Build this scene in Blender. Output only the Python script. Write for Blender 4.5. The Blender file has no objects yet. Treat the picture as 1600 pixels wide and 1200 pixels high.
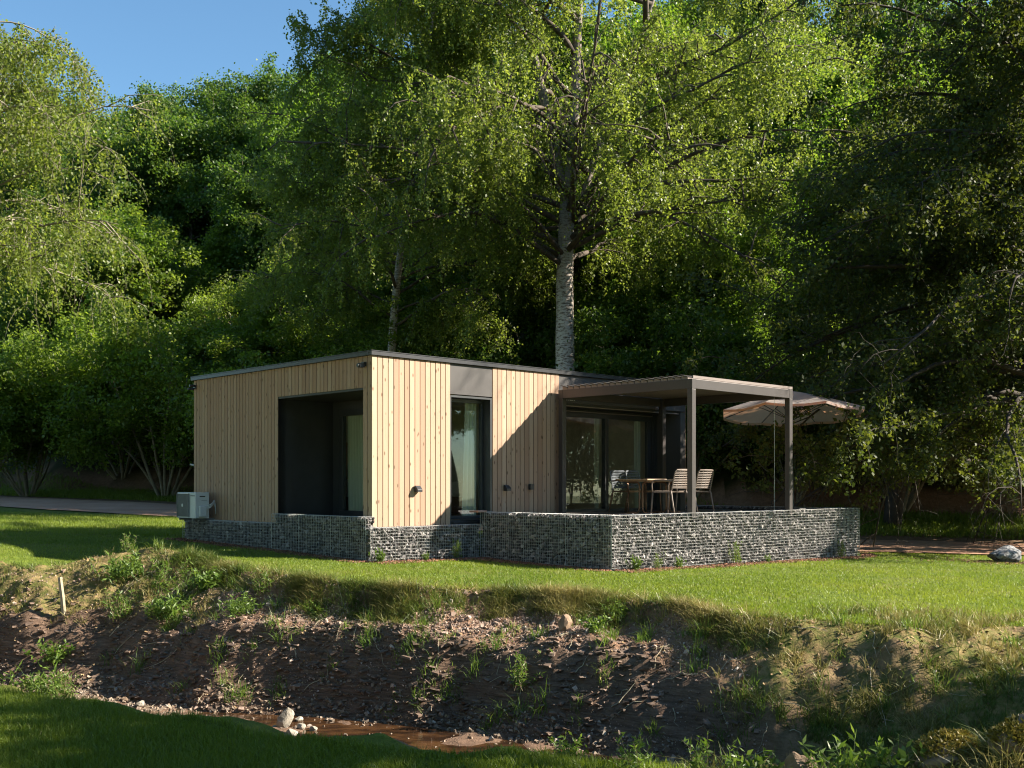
import bpy, bmesh, math, random
import numpy as np
from mathutils import Vector, Matrix, Euler

R = math.radians
scene = bpy.context.scene
COL = scene.collection
rng = np.random.default_rng(7)

# ------------------------------------------------------------------ camera, sky, sun, exposure
cd = bpy.data.cameras.new('camera')
cam = bpy.data.objects.new('camera', cd)
COL.objects.link(cam)
cam.location = (0, 0, 0)
cam.rotation_euler = (R(90), 0, 0)
cd.sensor_width = 36
cd.lens = 1683 / 1600 * 36
cd.shift_y = 157 / 1600
cd.clip_end = 2000
scene.camera = cam

LD = Vector((-1.4717, -0.0287, -0.907)).normalized()      # direction the sunlight travels
SUN_EL = math.asin(-LD.z)
SUN_AZ = math.atan2(-LD.x, -LD.y)
world = bpy.data.worlds.new('World')
scene.world = world
world.use_nodes = True
wn = world.node_tree
bg = wn.nodes['Background']
sky = wn.nodes.new('ShaderNodeTexSky')
sky.sky_type = 'NISHITA'
sky.sun_disc = False
sky.sun_elevation = SUN_EL
sky.sun_rotation = SUN_AZ
sky.air_density = 1.0
sky.dust_density = 0.2
sky.ozone_density = 1.6
tint = wn.nodes.new('ShaderNodeMix'); tint.data_type = 'RGBA'; tint.blend_type = 'MULTIPLY'; tint.inputs[0].default_value = 1.0
tint.inputs[7].default_value = (0.79, 1.03, 1.10, 1)
wn.links.new(sky.outputs[0], tint.inputs[6]); wn.links.new(tint.outputs[2], bg.inputs[0])
bg.inputs[1].default_value = 0.06
sd = bpy.data.lights.new('sun', 'SUN')
sun = bpy.data.objects.new('sun', sd)
COL.objects.link(sun)
sd.energy = 5.0
sd.angle = R(0.5)
sd.color = (1.0, 0.90, 0.74)
sun.rotation_euler = LD.to_track_quat('-Z', 'Y').to_euler()
scene.view_settings.view_transform = 'Standard'
scene.view_settings.look = 'None'
scene.view_settings.exposure = 1.7
scene.cycles.filter_width = 1.1
scene.view_settings.gamma = 1.0
scene.cycles.max_bounces = 8
scene.cycles.transparent_max_bounces = 12

# ------------------------------------------------------------------ helpers
def tag(o, label=None, cat=None, group=None, kind=None):
    if label: o['label'] = label
    if cat: o['category'] = cat
    if group: o['group'] = group
    if kind: o['kind'] = kind
    return o

def npmesh(name, V, faces, mats, parent=None, fattr=None, smooth=False, midx=None, loc=None):
    """faces: list of (n,k) int arrays; fattr: dict name->(nfaces,) float"""
    me = bpy.data.meshes.new(name)
    V = np.asarray(V, dtype=np.float32)
    faces = [np.asarray(f, dtype=np.int32) for f in faces if len(f)]
    nf = sum(len(f) for f in faces)
    nl = sum(f.size for f in faces)
    me.vertices.add(len(V)); me.loops.add(nl); me.polygons.add(nf)
    me.vertices.foreach_set('co', V.ravel())
    me.loops.foreach_set('vertex_index', np.concatenate([f.ravel() for f in faces]))
    tot = np.concatenate([np.full(len(f), f.shape[1], np.int32) for f in faces])
    st = np.concatenate([[0], np.cumsum(tot)[:-1]]).astype(np.int32)
    me.polygons.foreach_set('loop_start', st)
    me.polygons.foreach_set('loop_total', tot)
    me.polygons.foreach_set('use_smooth', np.full(nf, bool(smooth)))
    me.update(calc_edges=True)
    if fattr:
        for k, a in fattr.items():
            at = me.attributes.new(k, 'FLOAT', 'FACE')
            at.data.foreach_set('value', np.asarray(a, np.float32))
    if not isinstance(mats, (list, tuple)): mats = [mats]
    for m in mats: me.materials.append(m)
    if midx is not None:
        me.polygons.foreach_set('material_index', np.asarray(midx, np.int32))
    o = bpy.data.objects.new(name, me)
    COL.objects.link(o)
    if parent is not None: o.parent = parent
    if loc is not None: o.location = loc
    return o

class MB:
    """collects quads/tris and builds one mesh"""
    def __init__(s):
        s.v = []; s.q = []; s.t = []; s.qa = []; s.ta = []; s.n = 0
    def add(s, V, Q=None, T=None, a=0.0):
        V = np.asarray(V, float).reshape(-1, 3)
        if Q is not None and len(Q):
            Q = np.asarray(Q, int) + s.n; s.q.append(Q)
            s.qa.append(np.full(len(Q), a) if np.isscalar(a) else a)
        if T is not None and len(T):
            T = np.asarray(T, int) + s.n; s.t.append(T)
            s.ta.append(np.full(len(T), a) if np.isscalar(a) else a)
        s.v.append(V); s.n += len(V)
        return s
    def box(s, x0, x1, y0, y1, z0, z1, a=0.0, M=None):
        V = np.array([(x, y, z) for z in (z0, z1) for y in (y0, y1) for x in (x0, x1)], float)
        if M is not None: V = V @ np.array(M.to_3x3()).T + np.array(M.translation)
        Q = [(0, 2, 3, 1), (4, 5, 7, 6), (0, 1, 5, 4), (2, 6, 7, 3), (0, 4, 6, 2), (1, 3, 7, 5)]
        return s.add(V, Q, a=a)
    def tube(s, pts, rad, n=8, a=0.0, caps=True):
        pts = np.asarray(pts, float); k = len(pts)
        rad = np.full(k, rad) if np.isscalar(rad) else np.asarray(rad, float)
        tan = np.gradient(pts, axis=0)
        tan /= np.linalg.norm(tan, axis=1)[:, None] + 1e-9
        ref = np.array([0, 0, 1.0]) if abs(tan[0][2]) < .9 else np.array([1.0, 0, 0])
        A = np.cross(tan, ref); bad = np.linalg.norm(A, axis=1) < .15
        A[bad] = np.cross(tan[bad], np.array([0.7, 0.7, 0.1]))
        # keep frames consistent
        for i in range(1, k):
            p = A[i - 1] - tan[i] * A[i - 1].dot(tan[i])
            if np.linalg.norm(p) > 1e-6: A[i] = p
        A /= np.linalg.norm(A, axis=1)[:, None]
        B = np.cross(tan, A)
        th = np.linspace(0, 2 * np.pi, n, endpoint=False)
        V = pts[:, None, :] + rad[:, None, None] * (np.cos(th)[None, :, None] * A[:, None, :] + np.sin(th)[None, :, None] * B[:, None, :])
        i = np.arange(k - 1)[:, None] * n; j = np.arange(n)[None, :]; j2 = (j + 1) % n
        Q = np.stack([i + j, i + j2, i + n + j2, i + n + j], -1).reshape(-1, 4)
        V = V.reshape(-1, 3)
        s.add(V, Q, a=a)
        if caps and n in (4,):
            s.q.append(np.array([[0, 3, 2, 1], [(k - 1) * n, (k - 1) * n + 1, (k - 1) * n + 2, (k - 1) * n + 3]]) + s.n - len(V))
            s.qa.append(np.full(2, a))
        elif caps:
            for b, o_ in ((0, 1), ((k - 1) * n, 0)):
                T = [(b, b + m + 1, b + m) if o_ else (b, b + m, b + m + 1) for m in range(1, n - 1)]
                s.t.append(np.array(T) + s.n - len(V)); s.ta.append(np.full(n - 2, a))
        return s
    def build(s, name, mats, parent=None, smooth=False, loc=None):
        V = np.concatenate(s.v)
        F = []; A = []
        if s.q: F.append(np.concatenate(s.q)); A.append(np.concatenate(s.qa))
        if s.t: F.append(np.concatenate(s.t)); A.append(np.concatenate(s.ta))
        return npmesh(name, V, F, mats, parent, {'v': np.concatenate(A)}, smooth, loc=loc)

def bevel(o, w=0.005, seg=2):
    m = o.modifiers.new('bevel', 'BEVEL'); m.width = w; m.segments = seg; m.limit_method = 'ANGLE'
    return o

# ------------------------------------------------------------------ materials
def mat(name):
    m = bpy.data.materials.new(name); m.use_nodes = True
    nt = m.node_tree; p = nt.nodes['Principled BSDF']
    return m, nt, p
def N(nt, t, **kw):
    n = nt.nodes.new(t)
    for k, v in kw.items(): setattr(n, k, v)
    return n
def ramp(nt, fac, stops, interp='LINEAR'):
    r = N(nt, 'ShaderNodeValToRGB'); r.color_ramp.interpolation = interp
    el = r.color_ramp.elements
    el[0].position, el[0].color = stops[0][0], (*stops[0][1], 1)
    el[1].position, el[1].color = stops[-1][0], (*stops[-1][1], 1)
    for p_, c in stops[1:-1]:
        e = el.new(p_); e.color = (*c, 1)
    nt.links.new(fac, r.inputs[0]); return r.outputs[0]
def noise(nt, vec, scale, detail=4, rough=.55, dist=0):
    n = N(nt, 'ShaderNodeTexNoise'); n.inputs['Scale'].default_value = scale
    n.inputs['Detail'].default_value = detail; n.inputs['Roughness'].default_value = rough
    n.inputs['Distortion'].default_value = dist
    if vec is not None: nt.links.new(vec, n.inputs['Vector'])
    return n.outputs['Fac']
def mapping(nt, scale=(1, 1, 1), coord='Object', rot=(0, 0, 0)):
    tc = N(nt, 'ShaderNodeTexCoord'); mp = N(nt, 'ShaderNodeMapping')
    mp.inputs['Scale'].default_value = scale; mp.inputs['Rotation'].default_value = rot
    nt.links.new(tc.outputs[coord], mp.inputs[0]); return mp.outputs[0]
def mixc(nt, fac, a, b, mode='MIX'):
    m = N(nt, 'ShaderNodeMix', data_type='RGBA', blend_type=mode)
    for s_, v in ((0, fac), (6, a), (7, b)):
        if isinstance(v, (int, float)): m.inputs[s_].default_value = v
        elif isinstance(v, tuple): m.inputs[s_].default_value = (*v, 1)
        else: nt.links.new(v, m.inputs[s_])
    return m.outputs[2]
def math_(nt, op, a, b=None):
    m = N(nt, 'ShaderNodeMath', operation=op)
    for i, v in enumerate((a, b)):
        if v is None: continue
        if isinstance(v, (int, float)): m.inputs[i].default_value = v
        else: nt.links.new(v, m.inputs[i])
    return m.outputs[0]
def attr(nt, name='v'):
    a = N(nt, 'ShaderNodeAttribute', attribute_name=name); return a.outputs['Fac']
def bump(nt, p, h, strength=.4, dist=.02):
    b = N(nt, 'ShaderNodeBump'); b.inputs['Strength'].default_value = strength
    b.inputs['Distance'].default_value = dist
    nt.links.new(h, b.inputs['Height']); nt.links.new(b.outputs[0], p.inputs['Normal'])

def simple(name, col, rough=.6, metal=0.0, var=.12, scale=6, bmp=0.0, spec=.5):
    m, nt, p = mat(name)
    f = noise(nt, mapping(nt), scale, 5)
    a = tuple(c * (1 - var) for c in col); b = tuple(min(1, c * (1 + var)) for c in col)
    nt.links.new(ramp(nt, f, [(.3, a), (.7, b)]), p.inputs['Base Color'])
    p.inputs['Roughness'].default_value = rough; p.inputs['Metallic'].default_value = metal
    p.inputs['Specular IOR Level'].default_value = spec
    if bmp: bump(nt, p, noise(nt, mapping(nt), scale * 8, 4), bmp, .01)
    return m

def leaf_mat(name, c0, c1, t0, t1, trans=.38, rough=.45):
    m, nt, p = mat(name)
    v = attr(nt, 'v')
    nt.links.new(ramp(nt, v, [(0, c0), (1, c1)]), p.inputs['Base Color'])
    p.inputs['Roughness'].default_value = rough
    p.inputs['Specular IOR Level'].default_value = .35
    tr = N(nt, 'ShaderNodeBsdfTranslucent')
    nt.links.new(ramp(nt, v, [(0, t0), (1, t1)]), tr.inputs[0])
    mx = N(nt, 'ShaderNodeMixShader'); mx.inputs[0].default_value = trans
    nt.links.new(p.outputs[0], mx.inputs[1]); nt.links.new(tr.outputs[0], mx.inputs[2])
    nt.links.new(mx.outputs[0], nt.nodes['Material Output'].inputs[0])
    return m

M = {}
M['birch_leaf'] = leaf_mat('birch_leaf', (.075, .11, .018), (.14, .175, .035), (.19, .28, .025), (.38, .45, .06), .46)
M['oak_leaf'] = leaf_mat('oak_leaf', (.05, .098, .012), (.10, .155, .02), (.14, .27, .015), (.28, .42, .03), .44)
M['lime_leaf'] = leaf_mat('lime_leaf', (.07, .115, .014), (.13, .175, .025), (.20, .33, .02), (.36, .47, .04), .46)
M['deep_leaf'] = leaf_mat('deep_leaf', (.035, .075, .014), (.07, .12, .022), (.10, .20, .015), (.20, .32, .03), .40)
M['bush_leaf'] = leaf_mat('bush_leaf', (.075, .12, .016), (.13, .18, .028), (.19, .32, .02), (.36, .48, .04), .46)
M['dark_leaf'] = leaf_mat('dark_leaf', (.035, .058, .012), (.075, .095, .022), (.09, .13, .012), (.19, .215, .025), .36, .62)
M['grass'] = leaf_mat('grass_blade', (.085, .14, .016), (.20, .25, .036), (.17, .28, .018), (.38, .45, .04), .36)
M['drygrass'] = leaf_mat('dry_grass_blade', (.075, .125, .02), (.36, .29, .12), (.12, .15, .02), (.32, .27, .08), .3)
M['weed'] = leaf_mat('weed_leaf', (.065, .12, .02), (.13, .20, .04), (.13, .24, .02), (.27, .38, .05), .34)
M['moss'] = leaf_mat('moss_tuft', (.14, .12, .02), (.30, .23, .05), (.14, .13, .02), (.3, .24, .04), .25)

# timber boards
m, nt, p = mat('larch_boards')
v = attr(nt)
vec = mapping(nt, (14, 14, .8))
add = N(nt, 'ShaderNodeVectorMath', operation='ADD')
comb = N(nt, 'ShaderNodeCombineXYZ'); nt.links.new(math_(nt, 'MULTIPLY', v, 57.0), comb.inputs[2])
nt.links.new(math_(nt, 'MULTIPLY', v, 31.0), comb.inputs[0])
nt.links.new(vec, add.inputs[0]); nt.links.new(comb.outputs[0], add.inputs[1])
g = noise(nt, add.outputs[0], 2.2, 6, .6, .6)
base = ramp(nt, v, [(0, (.30, .185, .125)), (.12, (.36, .235, .165)), (.5, (.395, .272, .192)), (.85, (.44, .315, .23)), (1, (.33, .205, .14))])
c = mixc(nt, ramp(nt, g, [(.45, (0, 0, 0)), (.78, (.8, .8, .8))]), base, (.38, .23, .14))
vk = mapping(nt, (11, 11, 4.6)); addk = N(nt, 'ShaderNodeVectorMath', operation='ADD')
nt.links.new(vk, addk.inputs[0]); nt.links.new(comb.outputs[0], addk.inputs[1])
vo = N(nt, 'ShaderNodeTexVoronoi'); vo.inputs['Scale'].default_value = .95
nt.links.new(addk.outputs[0], vo.inputs['Vector'])
kn = ramp(nt, vo.outputs['Distance'], [(.09, (1, 1, 1)), (.19, (0, 0, 0))])
c = mixc(nt, math_(nt, 'MULTIPLY', kn, .95), c, (.13, .075, .04))
nt.links.new(c, p.inputs['Base Color']); p.inputs['Roughness'].default_value = .75
bump(nt, p, g, .08, .002)
M['wood'] = m
M['anthracite'] = simple('anthracite_metal', (.034, .037, .042), .38, .0, .15, 2.0, spec=.6)
M['anthra_gloss'] = simple('anthracite_panel', (.095, .09, .09), .7, .0, .1, 1.3, spec=.15)
M['dark_recess'] = simple('dark_facade_board', (.038, .039, .041), .55)
M['backing'] = simple('dark_brown_backing', (.03, .022, .016), .9)
M['fascia'] = simple('roof_edge_metal', (.05, .05, .054), .35, .5)
M['pergola'] = simple('taupe_powder_coat', (.062, .054, .055), .42, .2, .08, 3)
M['louvre'] = simple('louvre_metal', (.22, .18, .17), .45, .1, .08, 3)
M['wire'] = simple('galvanised_wire', (.44, .44, .43), .5, .2, .1, 8)
M['deck'] = simple('deck_board', (.10, .085, .075), .7, 0, .3, 9)
M['interior'] = simple('interior_plaster', (.70, .66, .54), .85)
M['floor_in'] = simple('interior_floor', (.40, .29, .18), .5)
M['curtain'] = leaf_mat('curtain_cloth', (.60, .66, .52), (.74, .78, .66), (.6, .66, .5), (.7, .76, .6), .4, .9)
M['linen'] = simple('bed_linen', (.62, .60, .57), .9, 0, .1, 4)
M['brownwood'] = simple('walnut_wood', (.16, .08, .04), .5, 0, .3, 5)
M['ac_white'] = simple('off_white_enamel', (.60, .62, .63), .4, 0, .05, 3)
M['ac_dark'] = simple('grille_grey', (.16, .17, .18), .5)
M['rubber'] = simple('black_rubber', (.02, .02, .02), .6)
M['chair'] = simple('taupe_resin', (.20, .155, .13), .45, 0, .06, 5)
M['chair_dark'] = simple('graphite_mesh', (.16, .18, .21), .5, 0, .08, 6)
M['tabletop'] = simple('table_wood', (.36, .24, .14), .5, 0, .2, 8)
M['tableleg'] = simple('bronze_tube', (.23, .13, .075), .38, .3, .1, 5)
M['mulch'] = simple('bark_mulch', (.16, .07, .045), .85, 0, .5, 30)
M['stake'] = simple('weathered_stake', (.34, .29, .2), .85, 0, .3, 14, .4)
M['lamp_black'] = simple('black_lamp_housing', (.03, .03, .034), .35)
M['white_letter'] = simple('white_letters', (.8, .8, .78), .5, 0, .02)
M['rope'] = simple('white_cord', (.7, .7, .68), .7)
M['pot'] = simple('grey_pot', (.12, .11, .10), .7)
M['bread'] = simple('golden_crust', (.5, .26, .09), .7, 0, .3, 20)
M['stem'] = simple('brown_stem', (.20, .15, .09), .8)

m, nt, p = mat('parasol_fabric')
nt.links.new(ramp(nt, noise(nt, mapping(nt), 3), [(.3, (.50, .45, .43)), (.7, (.56, .51, .49))]), p.inputs['Base Color'])
p.inputs['Roughness'].default_value = .9
tr = N(nt, 'ShaderNodeBsdfTranslucent'); tr.inputs[0].default_value = (.85, .46, .26, 1)
mx = N(nt, 'ShaderNodeMixShader'); mx.inputs[0].default_value = .6
nt.links.new(p.outputs[0], mx.inputs[1]); nt.links.new(tr.outputs[0], mx.inputs[2])
nt.links.new(mx.outputs[0], nt.nodes['Material Output'].inputs[0])
M['parasol'] = m

m, nt, p = mat('window_glass')
nt.nodes.remove(p)
tp = N(nt, 'ShaderNodeBsdfTransparent'); tp.inputs[0].default_value = (.93, .95, .94, 1)
gl = N(nt, 'ShaderNodeBsdfGlossy'); gl.inputs['Roughness'].default_value = .015
gl.inputs[0].default_value = (.9, .95, 1, 1)
ge = N(nt, 'ShaderNodeNewGeometry'); dp = N(nt, 'ShaderNodeVectorMath', operation='DOT_PRODUCT')
nt.links.new(ge.outputs['Incoming'], dp.inputs[0]); nt.links.new(ge.outputs['Normal'], dp.inputs[1])
f2 = math_(nt, 'ADD', math_(nt, 'MULTIPLY', math_(nt, 'POWER', math_(nt, 'SUBTRACT', 1.0, math_(nt, 'ABSOLUTE', dp.outputs['Value'])), 4.0), .9), .08)
mx = N(nt, 'ShaderNodeMixShader'); nt.links.new(f2, mx.inputs[0])
nt.links.new(tp.outputs[0], mx.inputs[1]); nt.links.new(gl.outputs[0], mx.inputs[2])
nt.links.new(mx.outputs[0], nt.nodes['Material Output'].inputs[0])
M['glass'] = m

# stones of the gabions / gravel / shale: tone from face attribute
def stone_mat(name, stops, rough=.85):
    m, nt, p = mat(name)
    v = attr(nt)
    c = ramp(nt, v, stops)
    f = noise(nt, mapping(nt), 35, 4)
    c = mixc(nt, .35, c, ramp(nt, f, [(.35, (.25, .25, .25)), (.7, (.75, .75, .75))]), 'OVERLAY')
    nt.links.new(c, p.inputs['Base Color']); p.inputs['Roughness'].default_value = rough
    return m
M['gabion_stone'] = stone_mat('gabion_stone', [(0, (.05, .047, .05)), (.4, (.15, .14, .142)), (.75, (.26, .24, .24)), (1, (.46, .43, .42))], .8)
M['scree'] = stone_mat('scree_chip', [(0, (.17, .115, .085)), (.5, (.30, .205, .155)), (.85, (.42, .30, .24)), (1, (.46, .40, .36))])
M['shale'] = stone_mat('shale_slab', [(0, (.08, .052, .038)), (.5, (.16, .108, .08)), (.85, (.22, .155, .12)), (1, (.25, .22, .20))], .8)
M['pebble'] = stone_mat('stream_pebble', [(0, (.12, .09, .07)), (.5, (.23, .17, .12)), (.9, (.29, .22, .17)), (1, (.36, .32, .28))], .7)
M['mulchchip'] = stone_mat('mulch_chip', [(0, (.07, .03, .02)), (.5, (.18, .075, .045)), (1, (.34, .16, .10))])
M['drychip'] = stone_mat('dry_leaf', [(0, (.14, .09, .045)), (1, (.36, .24, .12))])
M['rock_pale'] = simple('pale_rock', (.30, .27, .225), .85, 0, .35, 9, .6)
M['rock_grey'] = simple('grey_boulder', (.20, .205, .22), .8, 0, .95, 16, .9)
M['rock_brown'] = simple('brown_rock', (.22, .15, .10), .9, 0, .4, 8, .6)

# birch bark / brown bark
m, nt, p = mat('birch_bark')
vec = mapping(nt, (2.2, 2.2, 7))
f = noise(nt, vec, 3.0, 6, .65, .4)
f2 = noise(nt, mapping(nt, (6, 6, 30)), 1.6, 3)
c = ramp(nt, f, [(.36, (.055, .042, .034)), (.44, (.30, .23, .18)), (.52, (.56, .50, .44)), (.8, (.66, .61, .56))])
c = mixc(nt, ramp(nt, f2, [(.62, (0, 0, 0)), (.68, (1, 1, 1))]), c, (.07, .055, .045))
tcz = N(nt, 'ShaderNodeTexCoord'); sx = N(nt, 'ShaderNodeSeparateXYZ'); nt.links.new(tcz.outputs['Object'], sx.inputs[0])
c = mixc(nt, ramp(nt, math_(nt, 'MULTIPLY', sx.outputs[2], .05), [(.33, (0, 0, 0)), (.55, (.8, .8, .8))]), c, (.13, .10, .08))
nt.links.new(c, p.inputs['Base Color']); p.inputs['Roughness'].default_value = .8
bump(nt, p, f, .25, .02)
M['birch_bark'] = m
M['bark'] = simple('grey_brown_bark', (.105, .082, .06), .9, 0, .4, 7, .6)
M['bark_dark'] = simple('dark_bark', (.05, .038, .03), .9, 0, .4, 7, .5)
M['limb'] = simple('brown_limb_bark', (.085, .065, .05), .9, 0, .4, 6, .4)
M['bark_pale'] = simple('pale_bark', (.22, .19, .14), .85, 0, .3, 7, .4)

# ground: colour areas from point attributes
m, nt, p = mat('ground_cover')
def pa(n): return attr(nt, n)
lo = mapping(nt, (1, 1, 1))
n1 = noise(nt, lo, .8, 5, .6); n2 = noise(nt, lo, 9, 6, .7); n3 = noise(nt, lo, 45, 4, .7)
lawn = mixc(nt, ramp(nt, n2, [(.35, (0, 0, 0)), (.65, (1, 1, 1))]), (.065, .105, .014), (.14, .18, .028))
lawn = mixc(nt, ramp(nt, n1, [(.45, (0, 0, 0)), (.7, (.7, .7, .7))]), lawn, (.17, .16, .045))
soil = mixc(nt, ramp(nt, n2, [(.3, (0, 0, 0)), (.7, (1, 1, 1))]), (.15, .088, .058), (.29, .178, .12))
soil = mixc(nt, ramp(nt, n3, [(.55, (0, 0, 0)), (.75, (.8, .8, .8))]), soil, (.34, .235, .17))
rough_ = mixc(nt, ramp(nt, n2, [(.4, (0, 0, 0)), (.62, (1, 1, 1))]), (.085, .115, .022), (.26, .19, .085))
strat = noise(nt, mapping(nt, (2.2, 2.2, 26)), 1.5, 5, .65, .3)
shale = ramp(nt, strat, [(.32, (.085, .055, .04)), (.55, (.17, .112, .08)), (.75, (.26, .18, .13))])
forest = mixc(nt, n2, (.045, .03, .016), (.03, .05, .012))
c = mixc(nt, pa('soil'), lawn, soil)
c = mixc(nt, pa('rough'), c, rough_)
c = mixc(nt, pa('shale'), c, shale)
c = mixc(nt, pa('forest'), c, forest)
nt.links.new(c, p.inputs['Base Color']); p.inputs['Roughness'].default_value = .92
p.inputs['Specular IOR Level'].default_value = .15
hh = math_(nt, 'ADD', math_(nt, 'MULTIPLY', n3, .5), math_(nt, 'ADD', math_(nt, 'MULTIPLY', strat, pa('shale')), n2))
bump(nt, p, hh, .75, .05)
M['ground'] = m

m, nt, p = mat('road_gravel')
lo = mapping(nt)
c = mixc(nt, ramp(nt, noise(nt, lo, .7, 5), [(.35, (0, 0, 0)), (.65, (1, 1, 1))]), (.40, .22, .145), (.52, .31, .21))
c = mixc(nt, ramp(nt, noise(nt, lo, 22, 4), [(.5, (0, 0, 0)), (.7, (.7, .7, .7))]), c, (.42, .35, .30))
nt.links.new(c, p.inputs['Base Color']); p.inputs['Roughness'].default_value = 1.0; p.inputs['Specular IOR Level'].default_value = .05
bump(nt, p, noise(nt, lo, 30, 4), .5, .02)
M['road'] = m

m, nt, p = mat('creek_water')
p.inputs['Base Color'].default_value = (.055, .028, .012, 1)
p.inputs['Roughness'].default_value = .06
bump(nt, p, noise(nt, mapping(nt, (1, 2.4, 1)), 5, 3), .18, .02)
c = ramp(nt, noise(nt, mapping(nt, (1, 2, 1)), 3.5, 4), [(.42, (.025, .013, .007)), (.7, (.10, .048, .02))])
nt.links.new(c, p.inputs['Base Color'])
M['water'] = m

# ------------------------------------------------------------------ terrain
def _vn(x, y, seed):
    xi = np.floor(x).astype(np.int64); yi = np.floor(y).astype(np.int64)
    fx = x - xi; fy = y - yi
    fx = fx * fx * (3 - 2 * fx); fy = fy * fy * (3 - 2 * fy)
    def h(a, b):
        n = (a * 374761393 + b * 668265263 + seed * 1442695041) & 0xffffffff
        n = ((n ^ (n >> 13)) * 1274126177) & 0xffffffff
        return ((n ^ (n >> 16)) & 0xffff) / 65535.0
    return (h(xi, yi) * (1 - fx) + h(xi + 1, yi) * fx) * (1 - fy) + (h(xi, yi + 1) * (1 - fx) + h(xi + 1, yi + 1) * fx) * fy
def fbm(x, y, scale=1.0, oct=4, seed=1, gain=.5):
    s = 0; a = 1; t = 0
    for i in range(oct):
        s = s + a * (_vn(x * scale, y * scale, seed + i) - .5) * 2; t += a
        a *= gain; scale *= 2.03
    return s / t
def sstep(a, b, x):
    t = np.clip((x - a) / (b - a), 0, 1); return t * t * (3 - 2 * t)

LE = np.array([(-14, 19.2), (-10, 18.3), (-7.2, 16.6), (-5.8, 17.2), (-4.6, 16.4), (-3.5, 15.3), (-1.66, 13.9), (0, 13.75), (1.23, 13.5), (1.9, 12.8), (2.45, 11.9), (3.9, 11.2), (5.5, 11.3), (9, 11.5), (14, 11.5)])
FF = np.array([(-14, 16.5), (-8, 15.0), (-5.4, 14.05), (-3.8, 12.9), (-2.26, 12.6), (-.7, 11.9), (.65, 11.0), (1.83, 10.2), (3, 8.8), (5, 7.6), (8, 6.8), (14, 6)])
NF = np.array([(-14, 15.0), (-8, 13.4), (-5.4, 12.4), (-3.8, 11.2), (-2.3, 10.7), (-.7, 10.3), (.65, 9.6), (1.83, 8.9), (3, 7.9), (5, 6.7), (8, 6.0), (14, 5.2)])
NE = np.array([(-14, 11.6), (-8, 10.6), (-4.6, 9.6), (-2.65, 8.5), (-1.9, 8.0), (-1.13, 7.6), (-.44, 7.3), (.43, 7.1), (1.0, 6.9), (1.6, 6.5), (2.2, 6.3), (4, 5.6), (8, 4.8), (14, 4)])
RN = np.array([(-80, 62), (-30, 42), (-17, 36), (-10.3, 33.3), (-4, 30.5), (0, 29.0), (4, 27.0), (7.7, 24.2), (11.8, 24.6), (20, 25), (80, 28)])
def crv(T, x): return np.interp(x, T[:, 0], T[:, 1])
BED = -2.72
def lawnz(x, y): return -1.395 - .0272 * np.clip(x, -22, 20) + .0032 * np.clip(y, 0, 34)
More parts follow.
